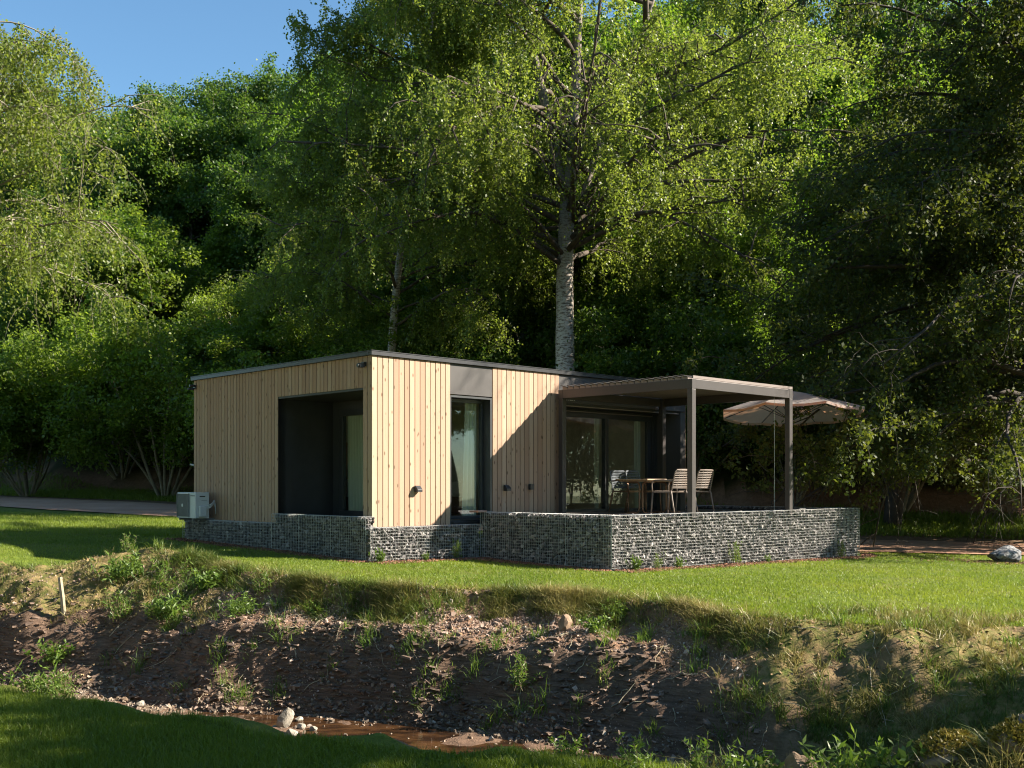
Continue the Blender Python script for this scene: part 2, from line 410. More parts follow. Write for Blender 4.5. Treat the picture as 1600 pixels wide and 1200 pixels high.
def hgt(x, y, info=False):
    x = np.asarray(x, float); y = np.asarray(y, float)
    w1 = fbm(x, y, .9, 4, 11) * .34
    w1 = w1 + .20 * fbm(x, y * .3, 2.3, 3, 13)
    ye = crv(LE, x) + w1; yf = crv(FF, x) + fbm(x, y, .8, 3, 12) * .15
    nf = crv(NF, x) + fbm(x, y, .8, 3, 15) * .12; ne = crv(NE, x)
    lz = lawnz(x, y)
    # far bank
    w = np.clip((y - yf) / (ye - yf), 0, 1)
    steep = np.interp(w, [0, .10, .24, .36, .44, .72, .84, .93, 1], [0, .14, .40, .60, .65, .76, .86, .985, 1])
    gentle = w * .35 + .65 * w * w * (3 - 2 * w)
    left = np.interp(w, [0, .15, .3, .5, .7, .9, 1], [0, .16, .42, .66, .84, .97, 1])
    kr = sstep(1.4, 3.2, x + fbm(x, y, .6, 2, 21) * .5); kl = sstep(-3.4, -4.8, x)
    prof = steep * (1 - kr) * (1 - kl) + gentle * kr + left * kl * (1 - kr)
    inb = (w > 0) & (w < 1)
    far = BED + (lz - BED) * prof
    amp = np.where(inb, np.sin(np.pi * w) ** .5, 0)
    far = far + amp * (fbm(x, y, 1.6, 5, 31) * .17 + fbm(x, y, 9, 3, 33) * .035)
    far = far + np.where(inb, 1, 0) * amp * (1 - kr) * (.05 * fbm(far * 9 + .5 * fbm(x, y, .7, 2, 36), x * .8, 1.6, 3, 35) + .022 * fbm(x, y, 22, 2, 37))
    far = far + np.where(inb, 1, 0) * amp * kr * (.13 * fbm(x, y, 2.3, 3, 38) + .05 * fbm(x, y, 8, 3, 39))
    far = far + np.where(inb, 1, 0) * amp * kl * (.07 * fbm(x, y, 3.2, 3, 45) + .03 * fbm(x, y, 12, 3, 46))
    # ledge dimples and mounds on the crest
    far = far + .20 * np.exp(-(((x + 5.6) / 1.1) ** 2 + ((y - 16.6) / .7) ** 2)) * (1 - sstep(17.6, 18.6, y))
    far = far - .30 * np.exp(-(((x + 7.3) / .8) ** 2 + ((y - 17.3) / .7) ** 2))
    # near bank
    nz = -1.84 + .0 * x + .02 * (x < -100)
    wn_ = np.clip((nf - y) / (nf - ne), 0, 1)
    nearp = wn_ * wn_ * (3 - 2 * wn_)
    nzv = nz + .06 * fbm(x, y, .5, 3, 41)
    near = BED + (nzv - BED) * nearp + np.where((wn_ > 0) & (wn_ < 1), .1 * fbm(x, y, 2, 4, 43), 0)
    # small rise at the lower right on the near side
    near = near + .42 * np.exp(-(((x - 2.9) / 1.0) ** 2 + ((y - 5.7) / .6) ** 2))
    bed = BED + .075 * fbm(x, y, 2.2, 4, 51)
    z = np.where(y > yf, far, np.where(y < nf, near, bed))
    z = np.maximum(z, BED - .08)
    # lawn micro relief
    z = z + np.where(w >= 1, .02 * fbm(x, y, .35, 2, 61), 0)
    # hillside
    rn = crv(RN, x); foot = rn + 9.5 + fbm(x, y, .12, 3, 71) * 1.6
    left_rise = sstep(33, 42, y) * .22 * sstep(0, -10, x)
    z = z + left_rise + sstep(rn + 6.2, rn + 10, y) * (.25 + .35 * sstep(2, 10, x))
    d = np.clip(y - foot, 0, None)
    hill = sstep(0, 1.6, d) * .95 + np.where(d > 1, (d - 1) * .50, 0)
    hill = np.where(d > 34, .95 + 33 * .50 + (d - 34) * .12, hill)
    hill = hill * (1 + .12 * fbm(x, y, .03, 2, 75))
    z = z + hill + np.where(d > 0, fbm(x, y, .5, 4, 77) * .25 * np.clip(d, 0, 1), 0)
    if not info: return z
    road = (y > rn) & (y < rn + 6)
    soil = np.where((w > 0) & (w < 1), 1.0, 0.0)
    soil = np.where((y <= yf) & (wn_ < .8), 1.0, soil)
    soil = np.where((y > rn + 5.2) & (y < rn + 7.4), .9, soil)
    dirt = (d > 0) & (d < 2.6 + fbm(x, y, .4, 3, 78) * 1.6)
    soil = np.where(dirt, 1.0, soil)
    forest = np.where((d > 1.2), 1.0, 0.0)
    rg = sstep(1.6, 3.4, x + fbm(x, y, .7, 3, 81) * 1.1) * ((w > 0) & (w < 1)) * (1 - .6 * sstep(.15, .55, fbm(x, y, 1.3, 3, 82)))
    rg = np.maximum(rg, sstep(1.4, 2.6, x + fbm(x, y, .9, 3, 83)) * ((w >= 1) & (y < ye + 1.3 + fbm(x, y, .8, 3, 84))) * sstep(3.0, 4.5, x) * .6)
    rg = np.maximum(rg, (1 - sstep(-4.6, -3.6, x)) * ((w > .35) & (w < 1)) * .8)
    rg = np.maximum(rg, ((w > .84 + .16 * fbm(x, y, 2, 2, 86)) & (w < 1) & (fbm(x, y, 2.6, 3, 87) > -.12)) * .9)
    rg = np.maximum(rg, (x > 1.0) * (y < ne + .6) * sstep(.9, 1.8, x) * 1.0)
    shale = (1 - kr) * ((w > 0) & (w < .42)) * 1.0
    shale = np.where((y <= yf) & (y > nf), .7, shale)
    return z, dict(w=w, soil=soil, forest=forest, rough=np.clip(rg, 0, 1), shale=np.clip(shale, 0, 1), ye=ye, yf=yf, nf=nf, ne=ne, rn=rn, d=d, wn=wn_)

def axis(*segs):
    out = []
    for a, b, st in segs: out.append(np.arange(a, b, st))
    return np.concatenate(out + [[segs[-1][1]]])
gx = axis((-150, -40, 3), (-40, -10, .5), (-10, 8.5, .04), (8.5, 30, .35), (30, 150, 3))
gy = axis((-40, 3, 1.5), (3, 5, .2), (5, 17.6, .035), (17.6, 24, .12), (24, 44, .3), (44, 90, .8), (90, 240, 4))
GX, GY = np.meshgrid(gx, gy)
Z, info = hgt(GX, GY, True)
# overhanging turf lip along the bank edge is made by pushing the crest forward
V = np.stack([GX, GY, Z], -1).reshape(-1, 3)
nx, ny = len(gx), len(gy)
ii = (np.arange(ny - 1)[:, None] * nx + np.arange(nx - 1)[None, :]).ravel()
Q = np.stack([ii, ii + 1, ii + nx + 1, ii + nx], -1)
g = npmesh('ground', V, [Q], M['ground'], smooth=True)
for k in ('soil', 'rough', 'shale', 'forest'):
    at = g.data.attributes.new(k, 'FLOAT', 'POINT')
    at.data.foreach_set('value', info[k].ravel().astype(np.float32))
tag(g, kind='structure')

# road: sheet that follows the ground a little above it
rx = np.arange(-60, 60, .4); rt = np.linspace(0, 1, 16)
RX, RT = np.meshgrid(rx, rt)
RY = crv(RN, RX) + RT * 5.6 + fbm(RX, RX * 0, .5, 3, 91) * .25
RZ = hgt(RX, RY) + .03
V = np.stack([RX, RY, RZ], -1).reshape(-1, 3); nx = len(rx)
ii = (np.arange(len(rt) - 1)[:, None] * nx + np.arange(nx - 1)[None, :]).ravel()
tag(npmesh('road', V, [np.stack([ii, ii + 1, ii + nx + 1, ii + nx], -1)], M['road'], smooth=True), kind='structure')
# gravel apron between terrace and road on the right
# water in the stream bed
wx = np.arange(-3.9, 9, .12); wt = np.linspace(-.25, 1.0, 14)
WX, WT = np.meshgrid(wx, wt)
WY = crv(NF, WX) + WT * (crv(FF, WX) - crv(NF, WX)) - .05
V = np.stack([WX, WY, np.full_like(WX, BED + .012)], -1).reshape(-1, 3); nx = len(wx)
ii = (np.arange(len(wt) - 1)[:, None] * nx + np.arange(nx - 1)[None, :]).ravel()
tag(npmesh('water', V, [np.stack([ii, ii + 1, ii + nx + 1, ii + nx], -1)], M['water'], smooth=True), kind='structure')

# ------------------------------------------------------------------ house coordinates
NC = Vector((-2.34, 18.05, 0)); TH = math.atan2(.6936, .7204)
U = Vector((.7204, .6936, 0)); W = Vector((-.6936, .7204, 0))
def hw(t, s, z=0): return NC + U * t + W * s + Vector((0, 0, z))
def hl(x, y):        # world -> house t, s
    dx, dy = x - NC.x, y - NC.y
    return dx * U.x + dy * U.y, dx * W.x + dy * W.y
def empty(name, loc, rz=0.0):
    o = bpy.data.objects.new(name, None); o.empty_display_size = .3
    COL.objects.link(o); o.location = loc; o.rotation_euler = (0, 0, rz); return o
def hroot(name, t=0, s=0, z=0, rz=0): return empty(name, hw(t, s, z), TH + rz)
def copy_tree(o, parent=None):
    c = o.copy(); COL.objects.link(c); c.parent = parent
    for ch in list(o.children): copy_tree(ch, c)
    return c

# ------------------------------------------------------------------ cabin
cabin = hroot('cabin')
tag(cabin, 'flat roofed timber clad cabin with anthracite panels behind the stone terrace', 'cabin')
TOP = 2.165; ZB = -.72; FL = -.62; LT, LS = 8.6, 6.2
def boards(axis_, a0, a1, z0, z1, mb, off=0.0, bw=.117, gap=.0145, seed=0):
    """vertical boards along axis_ ('t': in plane s=off, 's': in plane t=off); outward is -s / -t"""
    n = max(1, round((a1 - a0) / bw)); st = (a1 - a0) / n
    r = random.Random(seed)
    for i in range(n):
        b0 = a0 + i * st + gap / 2; b1 = b0 + st - gap
        d = -.0115 + r.uniform(-.0012, .0012); v = r.random()
        if axis_ == 't': mb.box(b0, b1, off + d, off, z0, z1, a=v)
        else: mb.box(off + d, off, b0, b1, z0, z1, a=v)
# front cladding (two panels), left cladding around the loggia
mb = MB(); boards('t', -.022, 1.71, ZB, TOP, mb, 0, seed=1); mb.build('front_cladding', M['wood'], cabin)
mb = MB(); boards('t', 2.738, 4.524, ZB, TOP, mb, 0, seed=2); mb.build('front_cladding', M['wood'], cabin)
mb = MB(); boards('s', .0, .25, ZB, TOP, mb, 0, seed=3)
boards('s', .25, 2.93, 1.64, TOP, mb, 0, seed=4); boards('s', 2.93, 6.2, ZB, TOP, mb, 0, seed=5)
mb.build('side_cladding', M['wood'], cabin)
# back and right end cladding
mb = MB(); boards('t', 0, LT, ZB, TOP, mb, LS + .03, seed=6); mb.build('rear_cladding', M['wood'], cabin)
mb = MB(); boards('s', 0, LS, ZB, TOP, mb, LT + .03, seed=7); mb.build('end_cladding', M['wood'], cabin)
# structural walls (dark behind the gaps)
w = MB()
w.box(.004, 1.71, -.001, .16, ZB, TOP); w.box(2.738, 4.524, -.001, .16, ZB, TOP)
w.box(-.001, .16, .17, .25, ZB, TOP); w.box(-.001, .16, .25, 2.93, 1.64, TOP - .002); w.box(-.001, .16, 2.93, 6.0, ZB, TOP)
w.box(0.1, LT, 6.02, 6.2, ZB, TOP - .003); w.box(LT - .16, LT, .72, 6.0, ZB, TOP - .004)
w.box(1.24, 1.30, .17, .25, FL, TOP - .01)
w.build('wall_core', M['backing'], cabin)
# roof slab and metal edge
r_ = MB(); r_.box(-.01, LT, 0.0, LS, TOP + .004, TOP + .05); rf = r_.build('roof', M['fascia'], cabin)
f_ = MB()
f_.box(-.05, LT + .05, -.05, .04, TOP + .006, TOP + .07); f_.box(-.05, LT + .05, LS - .03, LS + .06, TOP + .006, TOP + .07)
f_.box(-.052, .04, .042, LS - .032, TOP + .007, TOP + .069); f_.box(LT - .04, LT + .052, .042, LS - .032, TOP + .007, TOP + .069)
f_.box(-.058, LT + .058, -.058, -.02, TOP + .073, TOP + .085); f_.box(-.058, -.02, -.018, LS + .06, TOP + .073, TOP + .085)
f_.build('roof_edge', M['fascia'], rf)
# loggia on the left face
lg = MB()
lg.box(.0, 1.22, 2.93, 2.98, FL - .1, 1.64)          # far side wall, seen
lg.box(.165, 1.22, .19, .248, FL - .1, 1.64)         # near side wall
lg.box(.0, 1.24, .25, 2.93, 1.60, 1.638)             # ceiling
lg.box(.002, 1.22, .252, 2.928, FL - .08, FL)        # floor
lg.box(1.222, 1.30, 2.72, 2.98, FL - .08, 1.66); lg.box(1.222, 1.30, .25, 2.72, 1.44, 1.66)
lg.build('loggia_lining', M['dark_recess'], cabin)
def door_unit(parent, name, cat_axis, plane, a0, a1, z0, z1, panes, fw=.09, out=-1, handle=None):
    """glazed door; cat_axis 't' -> lies in plane s=plane, 's' -> in plane t=plane"""
    root = bpy.data.objects.new(name, None); COL.objects.link(root); root.parent = parent
    def bx(mb, x0, x1, d0, d1, y0, y1):
        if cat_axis == 't': mb.box(x0, x1, plane + d0, plane + d1, y0, y1)
        else: mb.box(plane + d0, plane + d1, x0, x1, y0, y1)
    fr = MB()
    bx(fr, a0, a1, -.03, .05, z1 - fw, z1); bx(fr, a0, a1, -.03, .05, z0, z0 + fw)
    bx(fr, a0, a0 + fw, -.028, .048, z0 + fw, z1 - fw); bx(fr, a1 - fw, a1, -.028, .048, z0 + fw, z1 - fw)
    for c_ in panes: bx(fr, c_ - fw * .62, c_ + fw * .62, -.045, .06, z0 + fw, z1 - fw)
    bevel(fr.build('frame', M['anthracite'], root), .004)
    cuts = [a0 + fw] + list(panes) + [a1 - fw]
    for i in range(len(cuts) - 1):
        gm = MB()
        l = cuts[i] + (fw * .62 if i else 0); r = cuts[i + 1] - (fw * .62 if i + 1 < len(cuts) - 1 else 0)
        if cat_axis == 't': gm.add([(l, plane + .01, z0 + fw), (r, plane + .01, z0 + fw), (r, plane + .01, z1 - fw), (l, plane + .01, z1 - fw)], [(0, 1, 2, 3)])
        else: gm.add([(plane + .01, l, z0 + fw), (plane + .01, r, z0 + fw), (plane + .01, r, z1 - fw), (plane + .01, l, z1 - fw)], [(0, 1, 2, 3)])
        gm.build('pane', M['glass'], root)
    if handle is not None:
        hm = MB()
        if cat_axis == 't':
            hm.tube([(handle, plane - .03, .42), (handle, plane - .09, .42), (handle, plane - .09, .42), (handle + .11, plane - .09, .42)], .011, 6)
        else:
            hm.tube([(plane - .03, handle, .42), (plane - .09, handle, .42), (plane - .09, handle + .1, .42)], .011, 6)
        hm.build('handle', M['anthra_gloss'], root)
    return root
door_unit(cabin, 'loggia_door', 's', 1.25, .25, 2.72, FL, 1.44, [1.45], .12, handle=1.6)
# bedroom window bay
wb = MB()
wb.box(1.712, 2.736, .0, .05, 1.62, TOP - .002)                # panel above
wb.build('window_head_panel', M['anthra_gloss'], cabin)
wb = MB(); wb.box(2.690, 2.736, .0, .30, ZB, 1.60); wb.box(1.712, 1.74, .0, .30, ZB, 1.60)
wb.box(1.74, 2.69, .0, .30, 1.565, 1.60); wb.box(1.74, 2.69, .0, .30, ZB, -.64)
wb.box(1.76, 2.67, -.045, .02, ZB + .02, ZB + .05)
wb.build('window_reveal', M['anthracite'], cabin)
door_unit(cabin, 'bedroom_window', 't', .21, 1.74, 2.69, -.63, 1.56, [], .06)
# front recess with sliding doors
fp = MB(); fp.box(4.526, 8.6, 0.0, .05, 1.62, TOP - .002); fp.build('front_head_panel', M['anthra_gloss'], cabin)
fp = MB()
fp.box(4.526, 5.12, .67, .72, -.62, 1.6); fp.box(8.17, 8.44, .67, .72, -.62, 1.6); fp.box(4.526, 8.44, .05, .72, 1.58, 1.618)
fp.box(5.12, 8.17, .67, .72, 1.50, 1.578); fp.box(4.4, 4.524, .05, .72, -.62, 1.6)
for x in (8.24, 8.32, 8.38): fp.box(x, x + .02, .655, .672, -.6, 1.57)
fp.build('recess_panel', M['dark_recess'], cabin)
fp = MB(); fp.box(8.44, 8.6, .0, .70, -.62, 1.6); fp.build('side_panel', M['anthra_gloss'], cabin)
fp = MB(); fp.box(4.53, 8.43, .04, .07, 1.555, 1.575); fp.box(5.1, 8.2, .60, .66, 1.512, 1.53); fp.build('door_track', M['louvre'], cabin)
door_unit(cabin, 'sliding_door', 't', .67, 5.12, 8.17, -.61, 1.50, [6.68], .09, handle=None)
# interior
ins = MB()
ins.box(1.30, 8.44, .17, 6.02, -.66, -.64); ins.build('interior_floor', M['floor_in'], cabin)
ins = MB()
ins.box(1.31, 8.43, 4.4, 4.45, -.63, 1.7); ins.box(4.40, 4.45, .73, 4.4, -.63, 1.7); ins.box(1.3, 8.44, .18, 6.0, 1.7, 1.74)
ins.box(8.38, 8.42, .74, 4.4, -.63, 1.7)
ins.build('interior_wall', M['interior'], cabin)
# wall lamps, cameras
def wall_lamp(t, z, sl):
    m_ = MB()
    x0, x1 = t - .055, t + .055; y0, y1 = -.025, -.12; h = .11
    Vv = [(x0, y0, z), (x1, y0, z), (x1, y0, z + h), (x0, y0, z + h), (x0, y1, z), (x1, y1, z), (x1, y0 - .035, z + h), (x0, y0 - .035, z + h), (x1, y1, z + .045), (x0, y1, z + .045)]
    Qs = [(0, 1, 2, 3), (0, 4, 5, 1), (3, 2, 6, 7), (4, 9, 8, 5), (9, 7, 6, 8)]
    m_.add(Vv, Qs, [(0, 3, 7), (0, 7, 9), (0, 9, 4), (1, 6, 2), (1, 8, 6), (1, 5, 8)])
    o = m_.build('wall_lamp', M['lamp_black'], cabin); bevel(o, .004)
wall_lamp(.93, -.13, 1); wall_lamp(3.06, -.12, 1)
m_ = MB(); m_.box(3.66, 3.76, -.085, -.023, -.10, .01); bevel(m_.build('wall_lamp', M['lamp_black'], cabin), .004)
m_ = MB(); m_.box(-.075, -.023, .14, .22, 1.99, 2.06); m_.box(-.16, -.07, .12, .21, 1.965, 2.035); m_.tube([(-.16, .165, 2.0), (-.19, .165, 2.0)], .03, 10)
m_.build('security_camera', M['lamp_black'], cabin)
m_ = MB(); m_.box(-.05, -.023, 6.07, 6.16, 1.99, 2.07); m_.tube([(-.04, 6.1, 2.05), (-.16, 6.1, 2.05)], .025, 10); m_.tube([(-.04, 6.13, 1.99), (-.17, 6.15, 1.985)], .022, 10)
m_.build('floodlight', M['lamp_black'], cabin)
m_ = MB(); m_.tube([(0 - .03, 6.16, .4), (-.1, 6.2, .42)], .02, 6); m_.build('vent', M['ac_white'], cabin)
# name letters over the sliding door
fc = bpy.data.curves.new('name_letters', 'FONT'); fc.body = 'PHIA'; fc.size = .105; fc.extrude = .006; fc.space_character = 1.15
fo = bpy.data.objects.new('tmp_text', fc); COL.objects.link(fo)
dg = bpy.context.evaluated_depsgraph_get(); fm = bpy.data.meshes.new_from_object(fo.evaluated_get(dg))
COL.objects.unlink(fo); bpy.data.objects.remove(fo)
fm.materials.clear(); fm.materials.append(M['white_letter'])
lt = bpy.data.objects.new('name_letters', fm); COL.objects.link(lt); lt.parent = cabin
lt.location = (4.73, -.012, 1.665); lt.rotation_euler = (R(90), 0, 0)

# ------------------------------------------------------------------ gabion walls
def rot_mats(n, r, flat=None):
    q = r.normal(size=(n, 4)); q /= np.linalg.norm(q, axis=1)[:, None]
    w_, x, y, z = q.T
    return np.stack([1 - 2 * (y * y + z * z), 2 * (x * y - z * w_), 2 * (x * z + y * w_), 2 * (x * y + z * w_), 1 - 2 * (x * x + z * z), 2 * (y * z - x * w_), 2 * (x * z - y * w_), 2 * (y * z + x * w_), 1 - 2 * (x * x + y * y)], -1).reshape(n, 3, 3)
CUBE = np.array([(x, y, z) for z in (-1, 1) for y in (-1, 1) for x in (-1, 1)], float)
CQ = np.array([(0, 2, 3, 1), (4, 5, 7, 6), (0, 1, 5, 4), (2, 6, 7, 3), (0, 4, 6, 2), (1, 3, 7, 5)])
def chunks(pos, size, r, aniso=(1, .8, .6), jit=.35, mats_=None, val=None):
    """angular stones: jittered boxes; pos (n,3), size (n,) half-size"""
    n = len(pos)
    base = CUBE[None] * (1 + r.uniform(-jit, jit, (n, 8, 3))) * np.array(aniso)[None, None] * size[:, None, None] * .62
    Rm = rot_mats(n, r) if mats_ is None else mats_
    Vv = np.einsum('nij,nkj->nki', Rm, base) + pos[:, None, :]
    Qs = (np.arange(n)[:, None, None] * 8 + CQ[None]).reshape(-1, 4)
    val = r.random(n) if val is None else val
    return Vv.reshape(-1, 3), Qs, np.repeat(val, 6)
gab_r = np.random.default_rng(3)
def gabion(label, ax, off, a0, a1, zt, zb0, zb1, side, thick=.22, grid=.053):
    """ax 't' wall along t in plane s=off, ax 's' along s in plane t=off. side: outward sign."""
    mid = (a0 + a1) / 2
    root = hroot('gabion_wall', mid if ax == 't' else off, off if ax == 't' else mid, min(zb0, zb1))
    tag(root, label, 'gabion wall', 'stone filled wire gabion walls round the cabin and terrace')
    ox, oy, oz = (mid, off, min(zb0, zb1)) if ax == 't' else (off, mid, min(zb0, zb1))
    def P(a, d, z):   # d: depth inward from the outer mesh plane
        a, d, z = np.broadcast_arrays(np.asarray(a, float), np.asarray(d, float), np.asarray(z, float))
        return np.stack([a - ox, off - side * d - oy, z - oz], -1) if ax == 't' else np.stack([off - side * d - ox, a - oy, z - oz], -1)
    L = a1 - a0; n = max(2, round(L / grid))
    r = gab_r
    wm = MB()
    zbf = lambda a: zb0 + (zb1 - zb0) * (a - a0) / L
    wr = .0023
    for i in range(n + 1):
        a = a0 + L * i / n + r.normal() * .0015
        rr = wr * (1.7 if i % 19 == 0 or i == n else 1)
        wm.tube(P([a, a], [-.009, -.009], [zbf(a) - .05, zt]), rr * 1.15, 4, a=.5)
    nz = int((zt - min(zb0, zb1)) / grid) + 1
    aa = np.linspace(a0, a1, max(3, int(L / .5)))
    for j in range(nz + 1):
        z = zt - j * grid
        wm.tube(P(aa, np.full(len(aa), -.003), z + r.normal(size=len(aa)) * .0015), wr * (1.8 if j == 0 else 1), 4, a=.5)
    # lid mesh
    for d in (.055, .11, .165, thick): wm.tube(P(aa, np.full(len(aa), d), zt + .002), wr, 4)
    for i in range(0, n + 1): 
        a = a0 + L * i / n; wm.tube(P([a, a], [0, thick], [zt + .004, zt + .004]), wr * .9, 4)
    wm.build('wire_mesh', M['wire'], root)
    # stones: two layers on the face, one on top
    P_ = []; S_ = []
    for d, st, s0, s1 in ((.048, .054, .022, .058), (.100, .060, .03, .055)):
        A, ZZ = np.meshgrid(np.arange(a0 + .02, a1 - .01, st), np.arange(min(zb0, zb1) - .03, zt - .028, st * .82))
        A = A.ravel() + r.uniform(-.03, .03, A.size); ZZ = ZZ.ravel() + r.uniform(-.03, .03, ZZ.size)
        A = np.clip(A, a0 + .03, a1 - .03); ZZ = np.minimum(ZZ, zt - .035)
        P_.append(P(A, d + r.uniform(-.006, .03, A.size), ZZ)); S_.append(r.uniform(s0, s1, A.size))
    A, D = np.meshgrid(np.arange(a0 + .03, a1 - .01, .055), np.arange(.05, thick, .055))
    P_.append(P(A.ravel() + r.uniform(-.02, .02, A.size), D.ravel(), zt - .035 + r.uniform(-.01, .014, A.size))); S_.append(r.uniform(.03, .05, A.size))
    for e in (a0 + .035, a1 - .035):
        D, ZZ = np.meshgrid(np.arange(.05, thick, .05), np.arange(min(zb0, zb1), zt - .03, .05))
        P_.append(P(np.full(D.size, e), D.ravel() + r.uniform(-.01, .01, D.size), ZZ.ravel())); S_.append(r.uniform(.035, .05, D.size))
    P_ = np.concatenate(P_); S_ = np.concatenate(S_)
    keep = r.random(len(P_)) > .14; P_ = P_[keep]; S_ = S_[keep]; val = np.clip(r.beta(.9, 1.3, len(P_)), 0, 1)
    Vv, Qs, va = chunks(P_, S_, r, (1, .78, .6), .38, val=val)
    st_ = npmesh('stone_fill', Vv, [Qs], M['gabion_stone'], root, {'v': va}); st_['kind'] = 'stuff'
    cb = MB()
    x0, x1 = a0 + .04, a1 - .04
    c0 = P([x0, x1], [.12, .12], [zt - .06] * 2); c1 = P([x0, x1], [thick, thick], [zt - .06] * 2)
    lo, hi = np.minimum(c0.min(0), c1.min(0)), np.maximum(c0.max(0), c1.max(0))
    cb.box(lo[0], hi[0], lo[1], hi[1], -.05, hi[2])
    cb.build('core', M['backing'], root)
    return root
gz = lambda t, s: float(lawnz(*(hw(t, s).xy)))
LOW, RAI, TER = -.72, -.545, -.50
gabion('low gabion wall at the left end of the cabin under the outdoor unit', 's', -.2, 2.84, 6.3, LOW, gz(-.2, 2.8), gz(-.2, 6.3), -1)
gabion('shaded gabion wall raised in front of the dark loggia opening', 's', -.2, -.09, 2.83, RAI, gz(-.2, 0), gz(-.2, 2.8), -1, .18)
gabion('low sunlit gabion wall under the pale timber front left of the terrace', 't', -.2, -.2, 2.27, LOW, gz(0, -.2), gz(2.3, -.2), -1, .18)
gabion('shaded left side gabion wall of the terrace', 's', 2.28, -3.30, -.19, TER, gz(2.28, -3.3), gz(2.28, -.2), -1)
gabion('long sunlit front gabion wall of the terrace', 't', -3.30, 2.28, 10.28, TER, gz(2.28, -3.3), gz(10.28, -3.3) - .02, -1)
gabion('gabion wall at the far right end of the terrace behind the parasol', 's', 10.28, -3.08, 3.4, TER, gz(10.28, -3.3), gz(10.28, 3.4), 1)

# ------------------------------------------------------------------ terrace deck
DZ = -.575
deck = hroot('terrace_deck', 6.3, -1.5, DZ - .5)
tag(deck, 'dark boarded terrace deck inside the gabion walls', 'deck')
mb = MB(); x = 2.52
k = 0
while x < 10.0:
    mb.box(x - 6.3, x + .135 - 6.3, -3.06 + 1.5, (-.03 if x < 8.62 else 3.3) + 1.5 if not (4.54 < x < 8.4) else .64 + 1.5, .5 - .025 , .5, a=(k * .37) % 1); x += .14; k += 1
mb.build('boards', M['deck'], deck)
mb = MB(); mb.box(2.55 - 6.3, 9.95 - 6.3, -3.05 + 1.5, -.04 + 1.5, 0, .46); mb.box(8.66 - 6.3, 9.94 - 6.3, 1.47, 4.7, .001, .459); mb.build('substructure', M['backing'], deck)

# small pink paver on the window step
o = MB().box(2.12, 2.34, -.30, -.05, -.505, -.47).build('paving_block', simple('pink_paver', (.42, .25, .2), .9), None)
o.location = NC; o.rotation_euler.z = TH; bevel(o, .01); tag(o, 'pinkish paving block lying on the gabion below the bedroom window', 'paving block')

# ------------------------------------------------------------------ pergola
T0, T1, S0, S1 = 4.47, 7.60, -3.25, -.15
pg = hroot('pergola', T0, S0, DZ)
tag(pg, 'taupe metal pergola with tilted louvre roof over the dining table', 'pergola')
PZ = 1.84 - DZ
for (a, b) in ((0, 0), (T1 - T0, 0), (0, S1 - S0), (T1 - T0, S1 - S0)):
    m_ = MB(); m_.box(a - .055, a + .055, b - .055, b + .055, 0, PZ - .173)
    m_.box(a - .075, a + .075, b - .075, b + .075, 0, .012)
    bevel(m_.build('post', M['pergola'], pg), .006)
LX, LY = T1 - T0, S1 - S0
for args in ((.058, LX - .058, -.055, -.005), (.058, LX - .058, LY + .005, LY + .055)):
    m_ = MB(); m_.box(*args, PZ - .165, PZ); bevel(m_.build('beam', M['pergola'], pg), .004)
for args in ((-.055, -.005, .058, LY - .058), (LX + .005, LX + .055, .058, LY - .058)):
    m_ = MB(); m_.box(*args, PZ - .165, PZ); bevel(m_.build('beam', M['pergola'], pg), .004)
for (a, b) in ((0, 0), (LX, 0), (0, LY), (LX, LY)):
    m_ = MB(); m_.box(a - .057, a + .057, b - .057, b + .057, PZ - .172, PZ + .003); bevel(m_.build('corner_block', M['pergola'], pg), .004)
m_ = MB(); m2_ = MB(); nl = 20; sp_ = (LY - .08) / nl
for i in range(nl):
    y = .04 + sp_ * (i + .5); h0, h1 = .030, .066; q = sp_ * .46
    m_.add([(x, yy, z) for x in (-.045, LX + .045) for yy, z in ((y - q, PZ + .002), (y + q, PZ + .002), (y + q, PZ + h1), (y - q, PZ + h0))],
           [(0, 1, 2, 3), (7, 6, 5, 4), (0, 4, 5, 1), (1, 5, 6, 2), (2, 6, 7, 3), (3, 7, 4, 0)], a=(i * .31) % 1)
    Mx = Matrix.Translation((0, y + .01, PZ + .060)) @ Matrix.Rotation(math.atan2(h1 - h0, 2 * q), 4, 'X')
    m2_.box(-.065, LX + .05, -.085, .085, -.002, .010, M=Mx)
m_.build('louvre_roof', M['louvre'], pg); m2_.build('louvre_cap', M['pergola'], pg)  # paler bodies under dark caps put sunlit blade ends into the colour
m_ = MB()
m_.box(-.03, LX + .04, -.06, -.03, PZ + .012, PZ + .06)
m_.build('roof_trim', M['louvre'], pg)
# cord hanging beside the front right post
o = MB().tube([hw(7.45, -3.02, 1.7), hw(7.46, -3.02, .5), hw(7.45, -3.02, -.55)], .004, 5).build('pull_cord', M['rope'])
tag(o, 'thin pale cord hanging beside the right front pergola post', 'cord')

